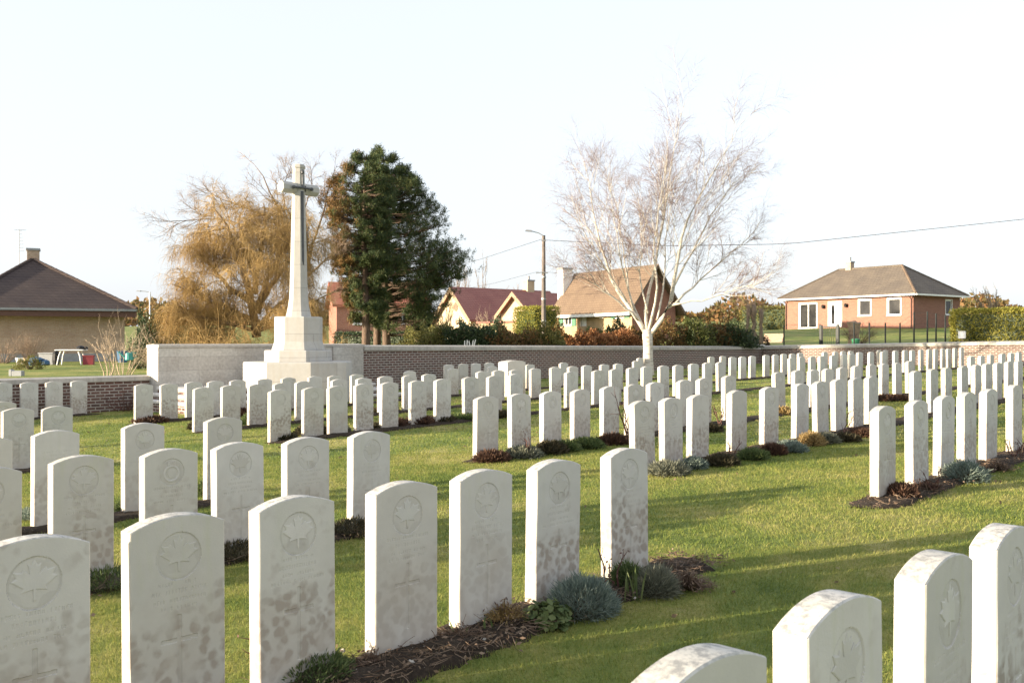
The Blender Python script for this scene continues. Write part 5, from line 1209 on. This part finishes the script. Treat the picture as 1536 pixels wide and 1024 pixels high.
def tuft(px, py, r, h, label, mat, n=240, name='grass_tuft', wd=.004, flat=.6):
    o, d = root(name, px, py, label, 'plant'); az = rng.uniform(0, 6.28, n); k = rng.random(n)
    st = np.stack([np.cos(az)*r*.3*k, np.sin(az)*r*.3*k, np.zeros(n)], 1); end = np.stack([np.cos(az)*r*k, np.sin(az)*r*k, h*rng.uniform(.35, 1, n)*(1 - k*flat)], 1) + rng.normal(size=(n, 3))*.012
    mid = st*.4 + end*.6 + np.array([0, 0, h*.35])*(rng.random(n)[:, None]); S = max(1, d/6)
    mb = MB(); mb.tubes(np.stack([st, mid, end], 1), np.tile([wd*.6*S, wd*.5*S, wd*.15*S], (n, 1)), 3); mb.build('blades', M[mat], o)
    mb = MB(); mb.leaves(end[:n//2], nrm(rng.normal(size=(n//2, 3))), .025*S, .008*S); mb.build('dry_leaves', M['dead' if mat in ('dead', 'straw') else mat], o)
def shoots(px, py, n, h, label, mat='plant_green', r=.05):
    o, d = root('bulb_shoots', px, py, label, 'plant'); mb = MB(); 
    for i in range(n):
        x, y = rng.normal(size=2)*r*.6; hh = h*rng.uniform(.6, 1.1); w = .0055; lx, ly = rng.normal(size=2)*.03; c, s = math.cos(i*2.1), math.sin(i*2.1)
        V = [(x-w*c, y-w*s, -.01), (x+w*c, y+w*s, -.01), (x+lx*.5+w*c, y+ly*.5+w*s, hh*.6), (x+lx*.5-w*c, y+ly*.5-w*s, hh*.6), (x+lx, y+ly, hh)]
        mb.add(V, [(0, 1, 2, 3)], [(3, 2, 4)])
    mb.build('blades', M[mat], o)
def rose(px, py, h, label, n=3, group=None):
    o, d = root('rose_bush', px, py, label, 'rose bush'); mb = MB(); P = []
    for i in range(n):
        az = rng.uniform(0, 6.28); t = np.linspace(0, 1, 6); e = np.array([math.cos(az)*h*.32, math.sin(az)*h*.32, h*rng.uniform(.6, 1)]); p_ = e*t[:, None]; p_[1:] += rng.normal(size=(5, 3))*.012; P.append(p_)
    P = np.array(P); R = np.tile(np.linspace(.0065, .003, 6)*max(1, d/9), (n, 1)); mb.tubes(P, R, 5); mb.build('stems', M['rose'], o)
    mb = MB(); P2, R2 = sprout(P, R, 4, .35, (25, 60), .35, 4, .003*max(1, d/9), .1, .15, lmin=.04); mb.tubes(P2, R2, 4); mb.leaves(P2[:, -1], nrm(rng.normal(size=(len(P2), 3))), .02, .01); mb.build('twigs', M['rose'], o)
def stick(mb, n, w, l, hgt=.02, wd=.0025):
    pass
def litter(p, a0, a1, n, label):
    a = rng.uniform(a0, a1, n); pp = p - rng.uniform(-.06, .34, n); q = a[:, None]*RV - pp[:, None]*NV; z = ground_ap(a, pp) + .045
    P = np.c_[q, z]; D = rng.normal(size=(n, 3)); D[:, 2] *= .25; D = nrm(D); mb = MB(); L = rng.uniform(.04, .14, n)[:, None]
    mb.tubes(np.stack([P, P + D*L*.5 + rng.normal(size=(n, 3))*.008, P + D*L], 1), np.tile([.0022, .0018, .001], (n, 1)), 3)
    m = n; mb.leaves(P[:m] + rng.normal(size=(m, 3))*.05*np.array([1, 1, .1]), nrm(rng.normal(size=(m, 3))*np.array([1, 1, .4])), rng.uniform(.015, .04, m), .015)
    tag(mb.build('plant_litter', M['dead']), label, 'plant litter', kind='stuff')
def nub(mb, s):
    t = rng.uniform(0, 6.28, 1); mb.lathe([(.3*s, -.4*s), (s, -.1*s), (.9*s, .3*s), (.3*s, .6*s)], (0, 0, 0), 6); mb.v = [v + rng.normal(size=v.shape)*s*.18 for v in mb.v]
litter(3.45, 0, 5.35, 1500, 'dead stems and fallen leaves scattered over the front row soil')
litter(3.3, 7.7, 14, 420, 'dead stems scattered over the soil of the short row')
litter(6.1, 9.3, 15, 420, 'dead stems scattered between the cushion plants')
litter(6.1, .5, 5.2, 260, 'dead stems under the second row of headstones')
n = 420; y_ = np.sqrt(rng.uniform(9, 24**2, n)); x_ = y_*rng.uniform(-.55, .55, n); mb = MB(); P = np.c_[x_, y_, ground(x_, y_) + .022]; S_ = (y_/9 + .6)
mb.leaves(P, nrm(rng.normal(size=(n, 3))*np.array([1, 1, .35])), rng.uniform(.025, .05, n)*S_**.5, .025, True); tag(mb.build('fallen_leaves', M['dead']), 'fallen brown leaves scattered over the cemetery lawn', 'leaf litter', kind='stuff')
STK = 'pale pebbles on the front row soil'
for px, py, s, lab in ((617, 1008, .017, 'largest pale pebble on the soil below the stained headstone'), (514, 990, .014, 'whitish chip near the dark green cushion plant'), (952, 909, .009, 'tiny white pebble between the two grey cushions'), (727, 972, .009, 'small pale pebble at the edge below the straw tuft'), (637, 985, .010, 'small whitish pebble in the middle of the bare soil')):
    q = hit(px, py); mb = MB(); nub(mb, s); o = mb.build('pebble', M['coping']); o.location = (q[0], q[1], q[2] + .045); tag(o, lab, 'pebble', STK)
# front row
cushion(875, 920, .175, .165, 'big blue-grey spiky cushion plant in the front bed', 'blue_grey', 5200, .055, .0045)
cushion(984, 893, .10, .12, 'pale grey lavender-like mound in the front bed', 'grey_green', 2600, .07, .004)
cushion(940, 886, .085, .13, 'small dull green mound behind the bulb shoots', 'plant_green', 1300, .06, .006)
leafyplant(822, 938, .13, .12, 'crinkled green round-leaved plant beside the blue-grey cushion', 'plant_green', 300, .036)
tuft(757, 940, .15, .13, 'straw-coloured grassy tuft in the front bed', 'straw', 420)
tuft(1030, 884, .19, .10, 'dry brown stems at the end of the front bed', 'dead', 420, 'dry_plant')
tuft(690, 962, .16, .07, 'flat tangle of dead reddish stems on the front soil', 'dead', 170, 'dry_plant')
tuft(560, 1003, .17, .07, 'low brown dead stems below the stained headstone', 'dead', 190, 'dry_plant')
shoots(948, 900, 12, .19, 'tall green bulb shoots beside the grey mound')
shoots(683, 955, 5, .08, 'short pale green bulb shoots in the dark soil', 'plant_green'); shoots(735, 950, 7, .09, 'bulb shoots next to the straw-coloured tuft'); shoots(706, 948, 4, .07, 'small bulb shoots against the stained headstone')
cushion(465, 1024, .20, .12, 'dark green mossy cushion plant at the bottom edge', 'plant_green', 3000, .03, .008)
rose(918, 893, .26, 'thin bare rose stems before the last front stone', 3); rose(394, 1026, .24, 'bare reddish rose stems before the green-streaked stone', 4)
# second row, left half
for px, py, r, h, mt, lab in ((350, 838, .2, .10, 'plant_dark', 'low dark twiggy plant under the pink-stained headstone'), (530, 802, .2, .10, 'plant_dark', 'low dark plant at the end of the second row'), (160, 880, .24, .09, 'plant_green', 'low green mat plant right of the large leaf headstone'), (445, 820, .15, .07, 'plant_dark', 'low dark plant mostly hidden behind the green-streaked stone'),
   (200, 768, .16, .12, 'plant_green', 'small mixed green plant in the third row bed'), (130, 778, .18, .09, 'plant_dark', 'dark low plant between two third row stones'), (312, 742, .13, .12, 'plant_green', 'bright green little plant beside a third row stone'), (60, 778, .16, .1, 'blue_grey', 'grey low plant in the third row bed'), (28, 695, .3, .1, 'plant_dark', 'dark low planting before the low left wall stones')):
    cushion(px, py, r, h, lab, mt, 1300, .045, .008)
# short right row
cushion(1352, 747, .15, .10, 'red-leaved low plant at the start of the short row', 'plant_red', 1200, .05, .012); cushion(1447, 722, .20, .17, 'rounded blue-grey cushion in the short row', 'blue_grey', 2300, .06, .006)
tuft(1388, 738, .2, .12, 'rusty dead stems between two short row stones', 'plant_red', 150, 'dry_plant'); tuft(1495, 706, .25, .10, 'brown dry plant at the frame edge in the short row', 'dead', 200, 'dry_plant'); rose(1398, 740, .26, 'upright reddish rose stems in the short row', 3); rose(1522, 690, .3, 'bare rose stems against the cropped short row stone', 4)
# row of cushions
for px, py, r, h, mt, lab in ((1003, 712, .30, .17, 'grey_green', 'wide pale silvery grass-like mound behind the last front stone'), (1040, 703, .17, .13, 'blue_grey', 'grey mound next to the wide silvery one'), (1083, 698, .24, .13, 'plant_dark', 'dark brown low plant between silver and green mounds'), (1130, 689, .22, .13, 'plant_green', 'smooth bright green cushion in the row of mounds'),
   (1160, 682, .2, .14, 'plant_red', 'brownish-red low plant right of the green cushion'), (1186, 678, .24, .15, 'blue_grey', 'blue-grey cushion in the middle of the mounds'), (1217, 668, .22, .20, 'straw', 'grey cushion with sunlit yellow painted into its colour, tallest of the mounds'), (1240, 665, .2, .15, 'grey_green', 'grey-green mound just right of the sun-yellowed one'), (1268, 662, .24, .1, 'plant_dark', 'dark low plant past the grey-green mound'), (1292, 655, .22, .12, 'plant_red', 'small russet plant at the far end of the mounds')):  # the tallest grey mound has the sun's yellow put into its colour
    cushion(px, py, r, h, lab, mt, 2200, .06, .007)
rose(1262, 662, .5, 'tall dark rose stem with a dried flower among the mounds', 2); rose(1100, 690, .24, 'slight bare rose stem left of the green cushion', 3)
# copper plant row and beyond
for px, py, r, h, mt, lab in ((738, 692, .27, .13, 'plant_red', 'copper-coloured leafy plant at the start of a row'), (785, 686, .3, .14, 'grey_green', 'greyish twiggy plant next to the copper one'), (826, 680, .27, .17, 'plant_dark', 'dark brownish shrubby plant along the copper plant row'), (850, 677, .2, .14, 'plant_green', 'dark green plant in the middle of the copper plant row'), (880, 672, .3, .13, 'plant_green', 'spreading green plant along the copper plant row'), (920, 666, .28, .14, 'plant_red', 'dark red plant near the end of the copper plant row'), (1062, 647, .3, .1, 'plant_dark', 'low dark plant beyond the row of mounds'), (1173, 622, .26, .14, 'straw', 'small yellow-flowered plant further along the copper plant row'),
   (425, 661, .3, .10, 'plant_dark', 'brown low plant left of the domed plants'), (468, 652, .38, .20, 'plant_dark', 'dark mound before a stone past the aisle'), (505, 650, .3, .14, 'grey_green', 'greyish low plant past the aisle'), (555, 645, .3, .12, 'plant_dark', 'low dark plant left of the brown domes'), (592, 641, .36, .18, 'plant_red', 'left brown dome-shaped plant past the aisle'), (630, 638, .34, .22, 'plant_red', 'taller brown dome-shaped plant past the aisle'), (662, 634, .4, .14, 'plant_dark', 'dark spreading plant right of the brown domes'), (700, 631, .3, .12, 'plant_green', 'small green plant near the end of the domes'), (760, 626, .4, .12, 'plant_dark', 'dark low plant behind the copper plant row stones'),
   (300, 643, .26, .14, 'plant_dark', 'brownish tuft beside a small distant stone'), (378, 638, .26, .32, 'plant_green', 'round green bush beside a distant small stone'), (225, 634, .5, .14, 'plant_red', 'dark red flowering clump at a distant stone foot'), (367, 624, .25, .2, 'plant_red', 'dark red plant between two distant stones'), (578, 619, .4, .12, 'plant_dark', 'low brown planting in the second row past the aisle'), (1340, 601, .5, .12, 'plant_red', 'dark red low planting among the distant right stones')):
    cushion(px, py, r, h, lab, mt, 1500, .07, .012)
rose(944, 664, .7, 'tall pale rose stems with withered blooms in the copper plant row', 4); rose(540, 646, .55, 'bare rose stems before a stone past the aisle', 4); rose(320, 626, .75, 'dark leaning rose stem between two distant stones', 2); rose(1080, 641, .4, 'small bare rose beyond the row of mounds', 4); rose(793, 686, .3, 'little reddish rose stems in the copper plant row', 3); rose(1532, 690, .25, 'short thorny stems at the frame edge', 2)

# ------------------------------------------------------------------ camera, sun and sky
EL = math.radians(8.8); SAZ = math.radians(-109)     # the sun stands low behind the viewer's left shoulder: x, y of its direction
sd = Vector((math.sin(SAZ)*math.cos(EL), math.cos(SAZ)*math.cos(EL), math.sin(EL)))
L = bpy.data.lights.new('sun', 'SUN'); L.energy = 5.0; L.angle = math.radians(.6); L.color = (1., .84, .62)
so_ = bpy.data.objects.new('sun', L); COL.objects.link(so_); so_.rotation_euler = sd.to_track_quat('Z', 'Y').to_euler()
w = bpy.data.worlds.new('World'); scene.world = w; w.use_nodes = True; nt = w.node_tree; nt.nodes.clear()
sk = nt.nodes.new('ShaderNodeTexSky'); sk.sky_type = 'NISHITA'; sk.sun_disc = False; sk.sun_elevation = EL; sk.sun_rotation = SAZ
sk.air_density = 1.0; sk.dust_density = 2.5; sk.ozone_density = 1.5; sk.altitude = 30
bg = nt.nodes.new('ShaderNodeBackground'); bg.inputs[1].default_value = .128; ou = nt.nodes.new('ShaderNodeOutputWorld'); hs = nt.nodes.new('ShaderNodeHueSaturation'); hs.inputs['Saturation'].default_value = .55; nt.links.new(sk.outputs[0], hs.inputs['Color'])
mx = nt.nodes.new('ShaderNodeMix'); mx.data_type = 'RGBA'; mx.inputs[0].default_value = .6; mx.inputs[7].default_value = (3.2, 3.36, 3.68, 1)   # thin even veil of high cloud
nt.links.new(hs.outputs[0], mx.inputs[6]); nt.links.new(mx.outputs[2], bg.inputs[0]); nt.links.new(bg.outputs[0], ou.inputs[0])
cam = bpy.data.cameras.new('camera'); cam.sensor_width = 36; cam.lens = F/1536*36; cam.clip_start = .05; cam.clip_end = 4000
cam.dof.use_dof = True; cam.dof.focus_distance = 6.5; cam.dof.aperture_fstop = 10
co = bpy.data.objects.new('camera', cam); COL.objects.link(co); co.location = (0, 0, EYE); co.rotation_euler = (math.pi/2, 0, 0); scene.camera = co
vs = scene.view_settings; vs.view_transform = 'Standard'; vs.look = 'None'; vs.gamma = 1; vs.exposure = 1.52; vs.use_curve_mapping = False
scene.cycles.use_denoising = True; scene.cycles.max_bounces = 6; scene.cycles.transparent_max_bounces = 4
